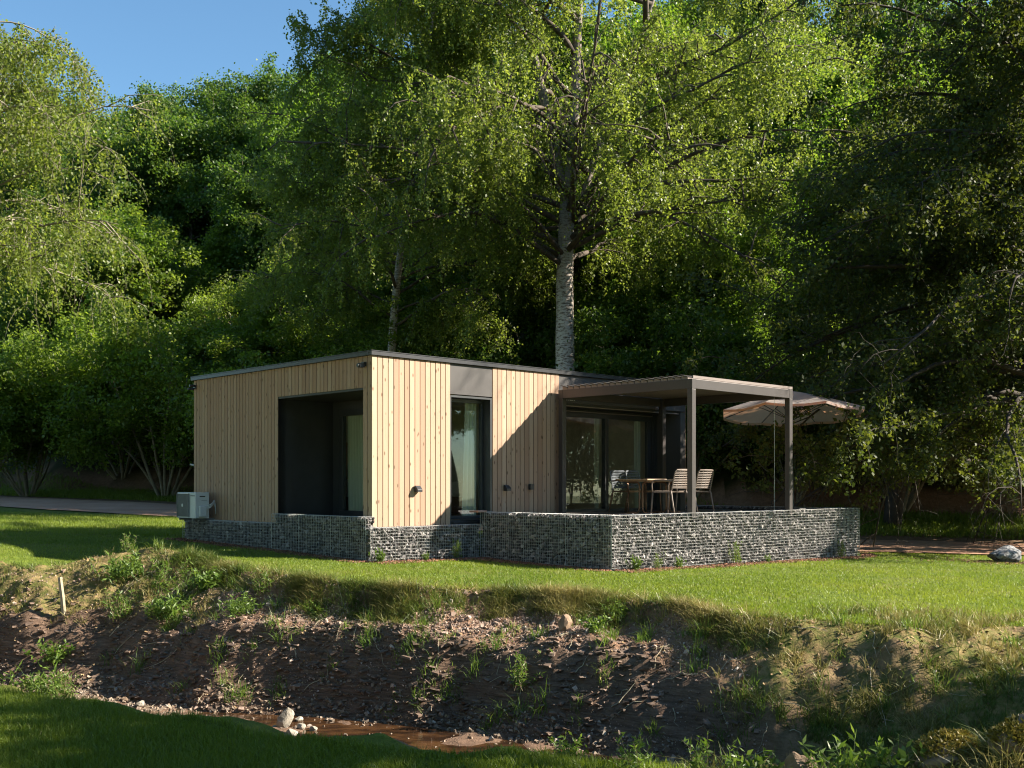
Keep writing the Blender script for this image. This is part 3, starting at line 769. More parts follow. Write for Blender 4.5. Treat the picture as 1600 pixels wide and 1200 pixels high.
# ------------------------------------------------------------------ parasol
PC = (5.87, 22.5)
ps = empty('parasol', (PC[0], PC[1], DZ), R(11))
tag(ps, 'large orange brown parasol behind the right pergola post', 'parasol')
ps.rotation_euler = (R(-5), R(1.5), R(11))
hz = 2.56; rz_, rr_ = 2.10, 1.52
m_ = MB(); m_.tube([(0, 0, .05), (0, 0, hz + .03)], .024, 10); m_.build('pole', M['lamp_black'], ps)
m_ = MB(); m_.tube([(0, 0, 0), (0, 0, .06), (0, 0, .09)], [.32, .3, .06], 16); m_.build('base', M['rubber'], ps)
nseg = 8
Vv = []; Qs = []; Ts = []
rings = 6; sub = 6
for i in range(nseg * sub):
    th = 2 * math.pi * i / (nseg * sub); fr_ = (i % sub) / sub
    chord = math.cos(math.pi / nseg) / math.cos(math.pi / nseg - 2 * math.pi * fr_ / nseg) if True else 1
    for j in range(1, rings + 1):
        q = j / rings; rad = rr_ * q * (chord ** (1))
        sag = .05 * math.sin(math.pi * fr_) * q
        zz = hz - (hz - rz_ ) * (q ** 1.15) - sag
        Vv.append((rad * math.cos(th), rad * math.sin(th), zz))
    # valance
    rad = rr_ * chord * 1.003
    Vv.append((rad * math.cos(th), rad * math.sin(th), rz_ - .05 * math.sin(math.pi * fr_) - .05))
n_ = nseg * sub; k_ = rings + 1
Vv.append((0, 0, hz)); top_i = len(Vv) - 1
for i in range(n_):
    i2 = (i + 1) % n_
    Ts.append((top_i, i * k_, i2 * k_))
    for j in range(k_ - 1): Qs.append((i * k_ + j, i * k_ + j + 1, i2 * k_ + j + 1, i2 * k_ + j))
can = npmesh('canopy', Vv, [Qs, Ts], M['parasol'], ps)
for i in range(nseg):
    th = 2 * math.pi * i / nseg
    m_ = MB(); m_.tube([(0.03 * math.cos(th), .03 * math.sin(th), hz - .03), (rr_ * math.cos(th) * .98, rr_ * math.sin(th) * .98, rz_ - .005)], .009, 5)
    m_.tube([(0.03 * math.cos(th), .03 * math.sin(th), hz - .62), (rr_ * math.cos(th) * .5, rr_ * math.sin(th) * .5, hz - (hz - rz_) * .5 - .03)], .008, 5)
    m_.build('rib', M['lamp_black'], ps)

# ------------------------------------------------------------------ dining set on the terrace
def dining_table():
    root = hroot('dining_table', 5.92, -1.28, DZ)
    tag(root, 'wooden topped terrace table on curved bronze tube legs under the pergola', 'table')
    m_ = MB(); m_.box(-.72, .72, -.40, .40, .655, .682); bevel(m_.build('tabletop', M['tabletop'], root), .008)
    m_ = MB(); m_.box(-.66, .66, -.34, -.31, .63, .655); m_.box(-.66, .66, .31, .34, .63, .655)
    for x in (-.6, -.2, .2, .6): m_.box(x - .02, x + .02, -.31, .31, .632, .654)
    m_.build('apron', M['tabletop'], root)
    for sx in (-1, 1):
        for sy in (-1, 1):
            x = sx * .42
            pts = [(x, sy * .34, .62)] + [(x, sy * (.12 - .08 * math.sin(a) + .0), .62 - .08 * (1 - math.cos(a))) for a in np.linspace(0, math.pi / 2, 6)]
            pts += [(x, sy * .04, .3)] + [(x, sy * (.04 + .09 * (1 - math.cos(a))), .12 - .10 * math.sin(a)) for a in np.linspace(0, math.pi / 2, 6)] + [(x, sy * .36, .018)]
            m_ = MB(); m_.tube(pts, .017, 8); m_.build('leg', M['tableleg'], root, smooth=True)
    return root
dining_table()
def armchair(label, t, s, rz, dark):
    root = hroot('dining_chair', t, s, DZ, rz)
    tag(root, label, 'chair', 'armchairs round the terrace table')
    fm_ = M['tableleg'] if dark else M['chair']; bm_ = M['chair_dark'] if dark else M['chair']
    # local: seat faces +y
    m_ = MB()
    for i in range(10):
        y = -.19 + i * .042; z = .43 + .012 * (i / 9) ** 2
        m_.box(-.215, .215, y, y + .033, z, z + .014, a=(i * .17) % 1)
    m_.box(-.235, -.215, -.20, .24, .415, .448); m_.box(.215, .235, -.20, .24, .415, .448); m_.box(-.215, .215, .228, .245, .415, .45)
    m_.build('seat', fm_ if dark else bm_, root)
    # back: curved grille in a rounded frame
    b_ = MB()
    def bp(u, h): # u -1..1, h 0..1
        return (.225 * u, -.215 - .09 * h - .05 * (1 - u * u) * .8, .47 + .38 * h)
    for k in range(11):
        h = .10 + .86 * k / 10
        b_.tube([bp(u, h) for u in np.linspace(-.94, .94, 7)], .0085 if not dark else .012, 5, a=(k * .2) % 1)
    for u in (-.5, 0, .5): b_.tube([bp(u, .08), bp(u, .97)], .006, 5)
    b_.tube([bp(-1, 0), bp(-1, .75), bp(-.97, .92), bp(-.85, 1.0), bp(-.4, 1.01), bp(0, 1.01), bp(.4, 1.01), bp(.85, 1.0), bp(.97, .92), bp(1, .75), bp(1, 0)], .014, 6)
    b_.build('backrest', bm_, root)
    for sx in (-1, 1):
        m_ = MB(); m_.tube([(sx * .225, -.20, .47), (sx * .24, -.22, .40), (sx * .245, -.26, .2), (sx * .25, -.31, 0)], [.017, .018, .016, .013], 7); m_.build('leg', fm_, root, smooth=True)
        m_ = MB(); m_.tube([(sx * .24, .22, .42), (sx * .25, .235, .2), (sx * .255, .25, 0)], [.017, .016, .013], 7); m_.build('leg', fm_, root, smooth=True)
        m_ = MB(); m_.tube([(sx * .235, -.235, .645), (sx * .255, -.05, .66), (sx * .262, .14, .655), (sx * .262, .21, .63), (sx * .255, .235, .56), (sx * .243, .225, .42)], [.015, .017, .018, .017, .015, .015], 7); m_.build('armrest', fm_, root, smooth=True)
    return root
armchair('taupe armchair seen from behind just left of the front pergola post', 5.50, -1.98, 0, False)
armchair('taupe armchair partly hidden by the front pergola post, furthest right', 6.30, -1.95, R(-4), False)
armchair('dark backed armchair nearest the sliding door at the left end of the table', 6.05, -.50, R(176), True)
armchair('dark backed armchair behind the middle of the table', 6.45, -.58, R(183), True)

# ------------------------------------------------------------------ inside, seen through the glass
bed = hroot('bed', 2.7, 2.6, -.64)
bed.scale = (1, 1, 1.3)
tag(bed, 'bed with white rumpled duvet inside behind the tall bedroom window', 'bed')
m_ = MB(); m_.box(-1.0, 1.0, -.8, .8, .05, .30); m_.build('bed_frame', M['brownwood'], bed)
nxx = 36
gx_, gy_ = np.meshgrid(np.linspace(-1.02, 1.02, nxx), np.linspace(-.84, .84, nxx))
gzz = .56 + .035 * fbm(gx_, gy_, 2.5, 4, 5) * 2 - .22 * (np.clip(np.abs(gx_) - .92, 0, 1) * 8 + np.clip(np.abs(gy_) - .74, 0, 1) * 8)
Vv = np.stack([gx_, gy_, gzz], -1).reshape(-1, 3); ii = (np.arange(nxx - 1)[:, None] * nxx + np.arange(nxx - 1)[None, :]).ravel()
npmesh('duvet', Vv, [np.stack([ii, ii + 1, ii + nxx + 1, ii + nxx], -1)], M['linen'], bed, smooth=True)
m_ = MB(); m_.box(-.98, .98, -.78, .78, .30, .50); bevel(m_.build('mattress', M['linen'], bed), .05, 3)
m_ = MB(); m_.box(-1.1, 1.12, .86, .92, .0, 1.15); m_.build('headboard', M['brownwood'], bed)
def curtain(label, ax, plane, a0, a1, z0, z1, tie=0.0, mt='curtain'):
    n = 60; m2 = 14
    root_loc = hw((a0 + a1) / 2, plane, z0) if ax == 't' else hw(plane, (a0 + a1) / 2, z0)
    q = np.linspace(0, 1, n)[None, :]; h = np.linspace(0, 1, m2)[:, None]
    wid = (a1 - a0) * (1 + tie * (1 - h) ** 1.5)
    a = (1 if tie >= 0 else 1) * (0.5 * (a1 - a0) - wid * (1 - q)) + 0 * h
    d = .035 * np.sin(q * (a1 - a0) / .085 * 2 * np.pi + 1.0 * np.sin(h * 2)) + 0 * h
    z = (z1 - z0) * h + 0 * q
    P3 = np.stack([a + 0 * d, d, z], -1) if ax == 't' else np.stack([d, a + 0 * d, z], -1)
    ii = (np.arange(m2 - 1)[:, None] * n + np.arange(n - 1)[None, :]).ravel()
    o = npmesh('curtain', P3.reshape(-1, 3), [np.stack([ii, ii + 1, ii + n + 1, ii + n], -1)], M[mt], smooth=True, fattr={'v': np.full(len(ii), .6)})
    o.location = root_loc; o.rotation_euler.z = TH
    tag(o, label, 'curtain'); return o
curtain('pale green curtain gathered at the right side of the bedroom window', 't', .33, 2.38, 2.66, -.62, 1.56, .35)
curtain('pale curtain hanging inside the loggia glass door', 's', 1.38, 2.15, 2.62, -.6, 1.42, .25)
curtain('thin cream curtain behind the middle of the sliding door', 't', .80, 6.50, 6.62, -.6, 1.5, 0)
curtain('thin cream curtain at the right end of the sliding door', 't', .82, 7.86, 8.02, -.6, 1.5, 0)
curtain('beige curtain at the left end of the sliding door', 't', .84, 5.2, 5.62, -.6, 1.5, 0)
o = MB().box(2.55, 2.62, 1.9, 2.2, .4, 1.2).build('wall_picture', M['backing'])
o.location = hw(0, 0); o.rotation_euler.z = TH; bpy.data.objects.remove(o)
lc = hroot('lounge_chair', 6.15, 1.9, -.64, R(150))
tag(lc, 'white wire grid lounge chair inside behind the left sliding pane', 'lounge chair')
m_ = MB()
for i in range(13):
    u = -.26 + .52 * i / 12
    m_.tube([(u, .28, .36), (u, -.18, .30), (u * 1.02, -.34, .62), (u * 1.05, -.46, 1.02)], .006, 4)
for z, y in [(.36, .28), (.345, .16), (.33, .04), (.31, -.08), (.36, -.2)] + [(.44 + .075 * i, -.25 - .027 * i) for i in range(8)]:
    m_.tube([(-.27, y, z), (.27, y, z)], .006, 4)
m_.build('wire_shell', M['ac_white'], lc)
for sx in (-.22, .22):
    for sy in (-.3, .22):
        m_ = MB(); m_.tube([(sx, sy * .6, .33), (sx * 1.1, sy, 0)], .01, 6); m_.build('leg', M['rubber'], lc)
stl = hroot('side_table', 5.95, 1.25, -.64)
tag(stl, 'small round dark side table behind the left sliding pane', 'side table')
m_ = MB(); m_.tube([(0, 0, .44), (0, 0, .46)], .2, 20); m_.build('table_top', M['rubber'], stl)
m_ = MB(); m_.tube([(0, 0, 0), (0, 0, .44)], .02, 8); m_.tube([(0, 0, 0), (0, 0, .015)], .15, 16); m_.build('leg', M['rubber'], stl)
br = hroot('bread_basket', 5.95, 1.25, -.18)
tag(br, 'basket with golden pastries on the small side table indoors', 'basket')
m_ = MB(); m_.tube([(0, 0, .0), (0, 0, .03), (0, 0, .05)], [.07, .11, .12], 14); m_.build('basket', M['brownwood'], br)
for i, (a, b, c) in enumerate(((-.04, 0, .07), (.045, .02, .07), (0, -.03, .10), (.0, .03, .12))):
    bm = bmesh.new(); bmesh.ops.create_icosphere(bm, subdivisions=2, radius=.045); me = bpy.data.meshes.new('pastry'); bm.to_mesh(me); bm.free()
    me.materials.append(M['bread']); o = bpy.data.objects.new('pastry', me); COL.objects.link(o); o.parent = br; o.location = (a, b, c); o.scale = (1.2, .9, .7)

# ------------------------------------------------------------------ air conditioning unit
ac = hroot('air_conditioner', -.33, 5.62, -.72)
tag(ac, 'white outdoor air conditioning unit on brackets at the left end of the side wall', 'air conditioner')
m_ = MB(); m_.box(-.15, .15, -.39, .39, .04, .56); bevel(m_.build('casing', M['ac_white'], ac), .012, 3)
m_ = MB(); m_.box(-.156, -.151, -.13, .36, .07, .53); m_.build('fan_recess', M['ac_dark'], ac)
gr_ = MB()
for i in range(24):
    z = .075 + i * .0195; gr_.box(-.172, -.16, -.135, .365, z, z + .006)
for i in range(12):
    y = -.13 + i * .0445; gr_.box(-.165, -.16, y, y + .005, .07, .53)
gr_.box(-.174, -.155, -.14, -.13, .06, .54); gr_.box(-.174, -.155, .36, .37, .06, .54)
gr_.build('fan_grille', M['ac_dark'], ac)
bd = MB(); th = np.linspace(0, 2 * np.pi, 20, endpoint=False)
bd.tube([(-.176, .115, .30), (-.18, .115, .30)], .035, 16); bd.build('badge', M['ac_white'], ac)
for q_ in ((-.153, -.148, -.36, -.18, .485, .50), (-.06, .06, -.394, -.389, .47, .49), (-.02, .10, -.394, -.389, .40, .405)): MB().box(*q_).build('handle_slot', M['rubber'], ac)
pc_ = MB(); pc_.box(-.09, .07, -.455, -.391, .07, .29); bevel(pc_.build('valve_cover', M['ac_white'], ac), .02, 3)
pp = MB()
for k in range(3):
    pp.tube([(.06, -.44, .22 + k * .03), (.13, -.47 - .01 * k, .26 + k * .03), (.20, -.45, .32 + k * .02), (.25, -.40, .36 + k * .02), (.29, -.38, .25 + .02 * k), (.31, -.36, .12)], .012, 6)
pp.build('pipe', M['ac_white'], ac, smooth=True)
for y in (-.28, .28):
    m_ = MB(); m_.box(-.16, .33, y - .02, y + .02, .0, .038); m_.build('bracket', M['ac_dark'], ac)

# ------------------------------------------------------------------ vegetation
def unit(a): return a / (np.linalg.norm(a, axis=-1, keepdims=True) + 1e-9)
def leaves(pos, L, r, up=.8, droop=0.0, asp=.55, fold=0.0):
    n = len(pos)
    nn = unit(r.normal(size=(n, 3)) + np.array([0, 0, up]))
    d = unit(np.cross(nn, r.normal(size=(n, 3)))); d = unit(d + np.array([0, 0, -droop]))
    s = unit(np.cross(nn, d))
    L = L * r.uniform(.7, 1.25, n)[:, None] if np.isscalar(L) else L[:, None]
    Wd = L * asp * .5
    m_ = pos + d * L * .42
    V = np.stack([pos, m_ + s * Wd, pos + d * L, m_ - s * Wd], 1)
    return V.reshape(-1, 3)
def leaf_obj(name, pos, L, r, mat_, parent, v=None, **kw):
    V = leaves(pos, L, r, **kw); n = len(pos)
    v = r.random(n) if v is None else np.clip(v + r.normal(size=n) * .18, 0, 1)
    return npmesh(name, V, [np.arange(n * 4).reshape(-1, 4)], mat_, parent, {'v': v})

def bend_path(p0, d, length, n, r, wob=.15, grav=0.0, up=0.0):
    pts = [np.array(p0, float)]; d = unit(np.array(d, float)); st = length / n
    for i in range(n):
        d = unit(d + r.normal(size=3) * wob + np.array([0, 0, up - grav * (i + 1) / n]))
        pts.append(pts[-1] + d * st)
    return np.array(pts)
def along(pts, u):
    k = len(pts) - 1; f = np.clip(u * k, 0, k - 1e-6); i = f.astype(int); fr = (f - i)[:, None]
    return pts[i] * (1 - fr) + pts[i + 1] * fr

def birch(name, H, R_, z_low, seed, nlimb, nb, nstr, nleaf, rbase, leafL=.075, fork=True, azr=None, density=1.0, droop=1.0, strlen=(.5, 1.5)):
    """returns (trunk MB, leaf positions, v) for a weeping birch standing at the origin"""
    r = np.random.default_rng(seed); tb = MB(); lb = MB(); LP = []; LV = []
    def trunk(p0, d, L, r0, r1, n, wob):
        pts = bend_path(p0, d, L, n, r, wob, 0, .04); rad = np.linspace(r0, r1, len(pts)) * (1 + r.normal(size=len(pts)) * .035)
        tb.tube(pts, rad, 12); return pts
    if fork:
        main = trunk((0, 0, -.4), (-.01, 0, 1), H * .42, rbase, rbase * .72, 12, .02)
        tb.tube([(0, 0, -.5), (0, 0, .1), (0, 0, .5)], [rbase * 1.6, rbase * 1.25, rbase], 12)
        tops = [trunk(main[-1], (-.28, .1, 1), H * .55, rbase * .52, .03, 12, .05),
                trunk(main[-1], (.10, -.05, 1), H * .58, rbase * .55, .03, 12, .04),
                trunk(main[-3], (.36, .12, 1), H * .5, rbase * .38, .03, 12, .05)]
        axes = [(main, 1.2)] + [(t, 1.0) for t in tops]
    else:
        main = trunk((0, 0, -.4), (.02, 0, 1), H, rbase, .02, 22, .03); axes = [(main, 2.2)]
    tw = sum(w_ for _, w_ in axes)
    for pts, w_ in axes:
        k = int(nlimb * w_ / tw)
        zs = pts[:, 2]
        for i in range(k):
            u = (i + .5 + r.uniform(-.3, .3)) / k
            z = max(z_low, zs[0]) + (zs[-1] - max(z_low, zs[0])) * u * .96
            if z > zs[-1]: continue
            p0 = np.array([np.interp(z, zs, pts[:, c]) for c in range(3)])
            hfrac = np.clip((z - z_low) / (H - z_low), 0, 1)
            reach = R_ * (1.0 - .72 * hfrac ** 1.4) * r.uniform(.7, 1.08)
            reach *= np.interp(hfrac, [0, .12, 1], [.78, 1, 1])
            az = r.uniform(0, 2 * np.pi) if azr is None else r.uniform(*azr)
            d = np.array([math.cos(az), math.sin(az), r.uniform(.25, .8)])
            limb = bend_path(p0, d, reach * 1.12, 9, r, .12, .16)
            lr = min(.085, .013 * reach) * (rbase / .24) ** .5
            lb.tube(limb, np.linspace(lr, .008, len(limb)), 6)
            for b in range(nb):
                ub = .22 + .78 * (b + r.random()) / nb
                q = along(limb, np.array([ub]))[0]
                bd_ = unit(limb[-1] - limb[0]) * .7 + r.normal(size=3) * .55; bd_[2] += .12
                br_ = bend_path(q, bd_, reach * r.uniform(.16, .36), 5, r, .2, .25)
                lb.tube(br_, np.linspace(lr * .35 + .003, .004, len(br_)), 4)
                for s in range(nstr):
                    q2 = along(br_, np.array([r.uniform(.15, 1)]))[0]
                    sl_ = r.uniform(*strlen) * droop
                    st = bend_path(q2, np.array([r.normal() * .6, r.normal() * .6, .15 - .55 * droop]), sl_, 5, r, .12, .8 * droop)
                    if r.random() < .35: lb.tube(st, np.linspace(.004, .002, len(st)), 3)
                    m = int(nleaf * sl_ * density * r.uniform(.6, 1.2)) + 2
                    P_ = along(st, r.random(m)) + r.normal(size=(m, 3)) * .055
                    LP.append(P_); LV.append(np.full(m, r.uniform(.25, .75)))
    tb.limbs = lb
    return tb, np.concatenate(LP), np.concatenate(LV)

def plant_tree(name, label, cat, loc, tb, bark, LP, LV, leafL, leafm, seed, group=None, rz=0, **kw):
    root = empty(name, loc, rz); tag(root, label, cat, group)
    tb.build('trunk', bark, root, smooth=True)
    if hasattr(tb, 'limbs'): tb.limbs.build('limbs', M[getattr(tb, 'limbmat', 'limb')], root, smooth=True)
    leaf_obj('crown', LP, leafL, np.random.default_rng(seed), leafm, root, LV, **kw)
    return root
def gzw(x, y): return float(hgt(np.array([x]), np.array([y]))[0])

# the big birch behind the cabin
bx, by = 1.66, 35.0
tb, LP, LV = birch('b', 26, 9.0, 8.4, 21, 68, 12, 11, 31, .36, strlen=(.6, 1.9))
kp = ~((np.abs(LP[:, 0]) < 1.0) & (LP[:, 1] < .2) & (LP[:, 2] < 14) & (np.random.default_rng(8).random(len(LP)) < .8)); LP = LP[kp]; LV = LV[kp]
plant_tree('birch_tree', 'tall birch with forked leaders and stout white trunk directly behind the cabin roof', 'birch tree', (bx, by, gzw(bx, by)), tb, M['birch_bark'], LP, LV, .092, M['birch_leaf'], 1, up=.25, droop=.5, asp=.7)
# slimmer birch behind the left half of the roof
tb, LP, LV = birch('b', 22, 6.2, 6.4, 33, 52, 11, 12, 30, .20, fork=False, strlen=(.4, 1.5))
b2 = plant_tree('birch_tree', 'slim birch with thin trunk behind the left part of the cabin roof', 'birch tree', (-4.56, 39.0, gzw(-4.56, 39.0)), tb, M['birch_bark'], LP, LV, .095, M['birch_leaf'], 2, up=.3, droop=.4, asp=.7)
# birches on the left edge
tb, LP, LV = birch('b', 11.7, 4.5, 5.2, 49, 38, 9, 11, 20, .13, fork=False, strlen=(.3, 1.3))
tb.limbmat = 'bark_pale'
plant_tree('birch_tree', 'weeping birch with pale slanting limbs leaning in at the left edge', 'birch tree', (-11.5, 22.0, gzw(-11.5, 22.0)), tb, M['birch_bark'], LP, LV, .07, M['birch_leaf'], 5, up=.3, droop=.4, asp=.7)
b4 = copy_tree(b2); b4.location = (-9.2, 13.4 + 2.0, gzw(-9.2, 15.4)); b4.rotation_euler = (0, 0, 4.0); b4.scale = (.55, .55, .62)
tag(b4, 'birch whose branch tips hang into the sky at the top left corner', 'birch tree')
b4.location = (-11.6, 18.5, gzw(-11.6, 18.5))

# broadleaf trees of the wooded slope
def broad(H, R_, zlow, seed, nl, nb, nc, npc, rb, clump=.5, cz=.3, multi=1, round_=.55):
    r = np.random.default_rng(seed); tb = MB(); LP = []; LV = []
    for mtr in range(multi):
        if multi == 1: d0 = (0, 0, 1); L = H * .8
        else:
            az = 2 * np.pi * (mtr + r.random()) / multi; d0 = (math.cos(az) * r.uniform(.15, .65), math.sin(az) * r.uniform(.15, .65), 1); L = H * r.uniform(.6, .9)
        main = bend_path((0, 0, -.4), d0, L, 12, r, .05 if multi == 1 else .07); 
        tb.tube(main, np.linspace(rb, rb * .15, len(main)), 9 if multi == 1 else 6)
        for i in range(max(2, nl // multi)):
            u = r.uniform(max(.05, zlow / L), 1)
            p0 = along(main, np.array([u]))[0]
            hf = np.clip((p0[2] - zlow) / (H - zlow), 0, 1)
            reach = R_ * (math.sin(math.pi * (round_ * .5 + (1 - round_ * .5) * hf) ** 1.0 * .97 + .03) ** .6 if hf < 1 else .3) * r.uniform(.55, 1.05) / (1 if multi == 1 else 1.5)
            az = r.uniform(0, 2 * np.pi)
            limb = bend_path(p0, (math.cos(az), math.sin(az), r.uniform(.2, 1.0)), reach, 6, r, .15)
            tb.tube(limb, np.linspace(rb * .3, rb * .04, len(limb)), 5)
            for b in range(nb):
                q = along(limb, np.array([r.uniform(.35, 1)]))[0]
                br_ = bend_path(q, unit(limb[-1] - limb[0]) + r.normal(size=3) * .75, reach * .38 + .3, 4, r, .2)
                tb.tube(br_, np.linspace(rb * .1 + .004, .005, len(br_)), 3)
                for c in range(nc):
                    q2 = along(br_, np.array([r.uniform(.3, 1.05)]))[0] + r.normal(size=3) * .22
                    m = int(npc * r.uniform(.5, 1.3)); cs = clump * r.uniform(.6, 1.2)
                    P_ = q2 + r.normal(size=(m, 3)) * np.array([cs, cs, cz * cs / .5]) * .6
                    LP.append(P_); LV.append(np.full(m, r.uniform(.1, .9)))
    return tb, np.concatenate(LP), np.concatenate(LV)

protos = []
specs = [(12.5, 4.3, 3.2, 101, 34, 7, 5, 58), (11.0, 4.6, 2.5, 102, 32, 7, 5, 60), (14.0, 4.0, 3.8, 103, 36, 7, 5, 56)]
for i, (H, R_, zl, sd_, nl, nb, nc, npc) in enumerate(specs):
    tb, LP, LV = broad(H, R_, zl, sd_, nl, nb, nc, npc, .2)
    protos.append(plant_tree('broadleaf_tree', 'x', 'tree', (0, 0, 0), tb, M['bark'], LP, LV, .16, M[('oak_leaf', 'lime_leaf', 'deep_leaf')[i]], 10 + i, up=.9, droop=.15, asp=.75))
used = [False] * 3
tr_r = random.Random(5)
spots = []
def hill_row(off, x0, x1, step, jx, jy, sc):
    x = x0
    while x < x1:
        xx = x + tr_r.uniform(-jx, jx); yy = float(crv(RN, xx)) + 9.5 + off + tr_r.uniform(-jy, jy)
        spots.append((xx, yy, tr_r.uniform(*sc), off)); x += step
hill_row(3.5, -27, 32, 5.0, 1.2, 1.2, (.62, .85))
hill_row(9, -30, 36, 5.2, 1.5, 1.5, (.8, 1.0))
hill_row(15, -34, 42, 5.6, 1.5, 1.5, (.85, 1.1))
hill_row(22, -40, 48, 6.0, 2, 1.5, (.9, 1.1))
hill_row(29, -46, 54, 6.2, 2, 1.5, (.95, 1.15))
hill_row(35, -50, 46, 5.6, 2, 1.5, (.95, 1.15))
rowname = {3.5: 'at the foot of the slope', 9: 'low on the wooded slope', 15: 'halfway up the slope', 22: 'high on the slope', 29: 'just below the ridge', 35: 'on the ridge line'}
spots.sort(key=lambda q_: (q_[3], q_[0]))
ordn = ['leftmost', 'second from the left', 'third from the left', 'fourth from the left', 'fifth from the left', 'sixth from the left', 'seventh from the left', 'eighth from the left', 'ninth from the left', 'tenth from the left', 'eighth from the right', 'seventh from the right', 'sixth from the right', 'fifth from the right', 'fourth from the right', 'third from the right', 'second from the right', 'rightmost']
cnt = {}
for i, (xx, yy, s_, off) in enumerate(spots):
    tot = sum(1 for q_ in spots if q_[3] == off); j_ = cnt.get(off, 0); cnt[off] = j_ + 1
    pos_ = ordn[j_] if j_ < tot / 2 and j_ < 10 else ordn[len(ordn) - (tot - j_)]
    k = tr_r.randrange(3)
    o = protos[k] if not used[k] else copy_tree(protos[k]); used[k] = True
    o.location = (xx, yy, gzw(xx, yy) - .1); o.rotation_euler = (0, 0, tr_r.uniform(0, 6.28)); o.scale = (s_ * tr_r.uniform(.9, 1.1), s_ * tr_r.uniform(.9, 1.1), s_ * (1.22 if xx > 14 and off > 20 else 1))
    tag(o, 'green broadleaf tree, ' + pos_ + ' of those ' + rowname[off], 'tree', 'broadleaf trees ' + rowname[off])

# multi stemmed hazels along the foot of the slope
bprot = []
for i, (H, R_, sd_) in enumerate(((6.6, 3.4, 201), (5.2, 3.0, 202), (6.0, 3.3, 203))):
    tb, LP, LV = broad(H, R_, 2.3, sd_, 44, 6, 5, 46, .06, clump=.42, multi=11, cz=.28)
    bprot.append(plant_tree('hazel_bush', 'x', 'bush', (0, 0, 0), tb, M['bark_pale'], LP, LV, .12, M['bush_leaf' if i < 2 else 'deep_leaf'], 30 + i, up=.8, droop=.15, asp=.75))
bs = [(-13.9, 43.2, 0, 1.2, 'large many stemmed hazel with bright top left of the cabin', None),
      (-20.0, 44.5, 1, 1.2, 'lighter rounded bush at the far left beyond the gravel road', None),
      (-17.0, 47.0, 0, 1.1, 'hazel bush standing behind the two left roadside bushes', None),
      (-8.6, 38.6, 1, 1.15, 'hazel bush just behind the left end of the cabin roof', None)]
g_ = 'dark hazel bushes behind the cabin along the road'
for xx, yy, k, s_ in ((-5.0, 41.4, 0, .95), (-1.0, 38.5, 1, 1.1), (2.6, 37.5, 0, .9), (6.0, 35.8, 1, 1.1), (9.2, 34.8, 0, .9), (12.6, 35.0, 1, 1.15), (16.2, 35.6, 0, 1.0), (20.0, 36.4, 1, 1.1), (3.9, 39.8, 1, 1.2), (-21.5, 43, 0, 1.0)):
    bs.append((xx, yy, k, s_, 'dark hazel bush in the row behind the cabin along the road', g_))
ub = [False, False, False]
bl = {-5.0: 'dark hazel bush behind the cabin roof above the loggia', -1.0: 'dark hazel bush behind the cabin between the two birch trunks', 2.6: 'dark hazel bush just right of the big birch trunk', 6.0: 'dark hazel bush showing above the pergola roof', 9.2: 'dark hazel bush seen between the two front pergola posts', 12.6: 'dark hazel bush behind the parasol', 16.2: 'dark hazel bush right of the parasol beyond the road', 20.0: 'dark hazel bush at the right edge beyond the boulder', 3.9: 'taller hazel bush set further back above the pergola', -21.5: 'hazel bush furthest left beyond the gravel road'}
for xx, yy, k, s_, lab, gp in bs:
    lab = bl.get(xx, lab)
    if xx > -2: k = 2  # darker leaf colour stands in for the shade behind the pergola
    o = bprot[k] if not ub[k] else copy_tree(bprot[k]); ub[k] = True
    o.location = (xx, yy, gzw(xx, yy) - .05); o.rotation_euler = (0, 0, tr_r.uniform(0, 6.28)); o.scale = (s_,) * 3
    tag(o, lab, 'bush', gp)

# big dark tree overhanging from the right
def overhang(seed):
    r = np.random.default_rng(seed); tb = MB(); LP = []; LV = []
    main = bend_path((0, 0, -.5), (-.06, -.04, 1), 16, 14, r, .04)
    tb.tube(main, np.linspace(.34, .05, len(main)), 12)
    for i in range(84):
        u = r.uniform(.12, .98); p0 = along(main, np.array([u]))[0]
        az = r.uniform(0, 2 * np.pi) if i % 3 else r.uniform(2.6, 3.9)
        tow = max(0, -math.cos(az))
        reach = (4.6 + 4.4 * tow) * (1 - .45 * u) * r.uniform(.75, 1.1)
        limb = bend_path(p0, (math.cos(az), math.sin(az), r.uniform(.15, .7)), reach, 9, r, .12, .22)
        tb.tube(limb, np.linspace(.03 + .008 * reach, .012, len(limb)), 6)
        for b in range(9):
            ub_ = .2 + .8 * (b + r.random()) / 9
            q = along(limb, np.array([ub_]))[0]
            br_ = bend_path(q, unit(limb[-1] - limb[0]) + r.normal(size=3) * .7, reach * r.uniform(.15, .34), 5, r, .2, .35)
            tb.tube(br_, np.linspace(.013, .005, len(br_)), 4)
            for s in range(9):
                q2 = along(br_, np.array([r.uniform(.1, 1)]))[0]
                st = bend_path(q2, r.normal(size=3) * .8 + np.array([0, 0, -.35]), r.uniform(.35, .95), 4, r, .2, .35)
                if s % 2 == 0: tb.tube(st, np.linspace(.005, .002, len(st)), 3)
                m = int(30 * r.uniform(.5, 1.2))
                LP.append(along(st, r.random(m)) + r.normal(size=(m, 3)) * .08); LV.append(np.full(m, r.uniform(.1, .8)))
    return tb, np.concatenate(LP), np.concatenate(LV)
tb, LP, LV = overhang(61)
kp = ((LP[:, 1] > -4.6) | (LP[:, 2] < 3.5)) & (LP[:, 2] > 1.75 + .5 * fbm(LP[:, 0], LP[:, 1], 1.0, 2, 160)); LP = LP[kp]; LV = LV[kp]
ot = plant_tree('overhanging_tree', 'large dark leafy tree whose boughs droop over the right end of the terrace', 'tree', (13.2, 26.4, gzw(13.2, 26.4)), tb, M['bark_dark'], LP, LV, .105, M['dark_leaf'], 3, up=.35, droop=.4, asp=.62)
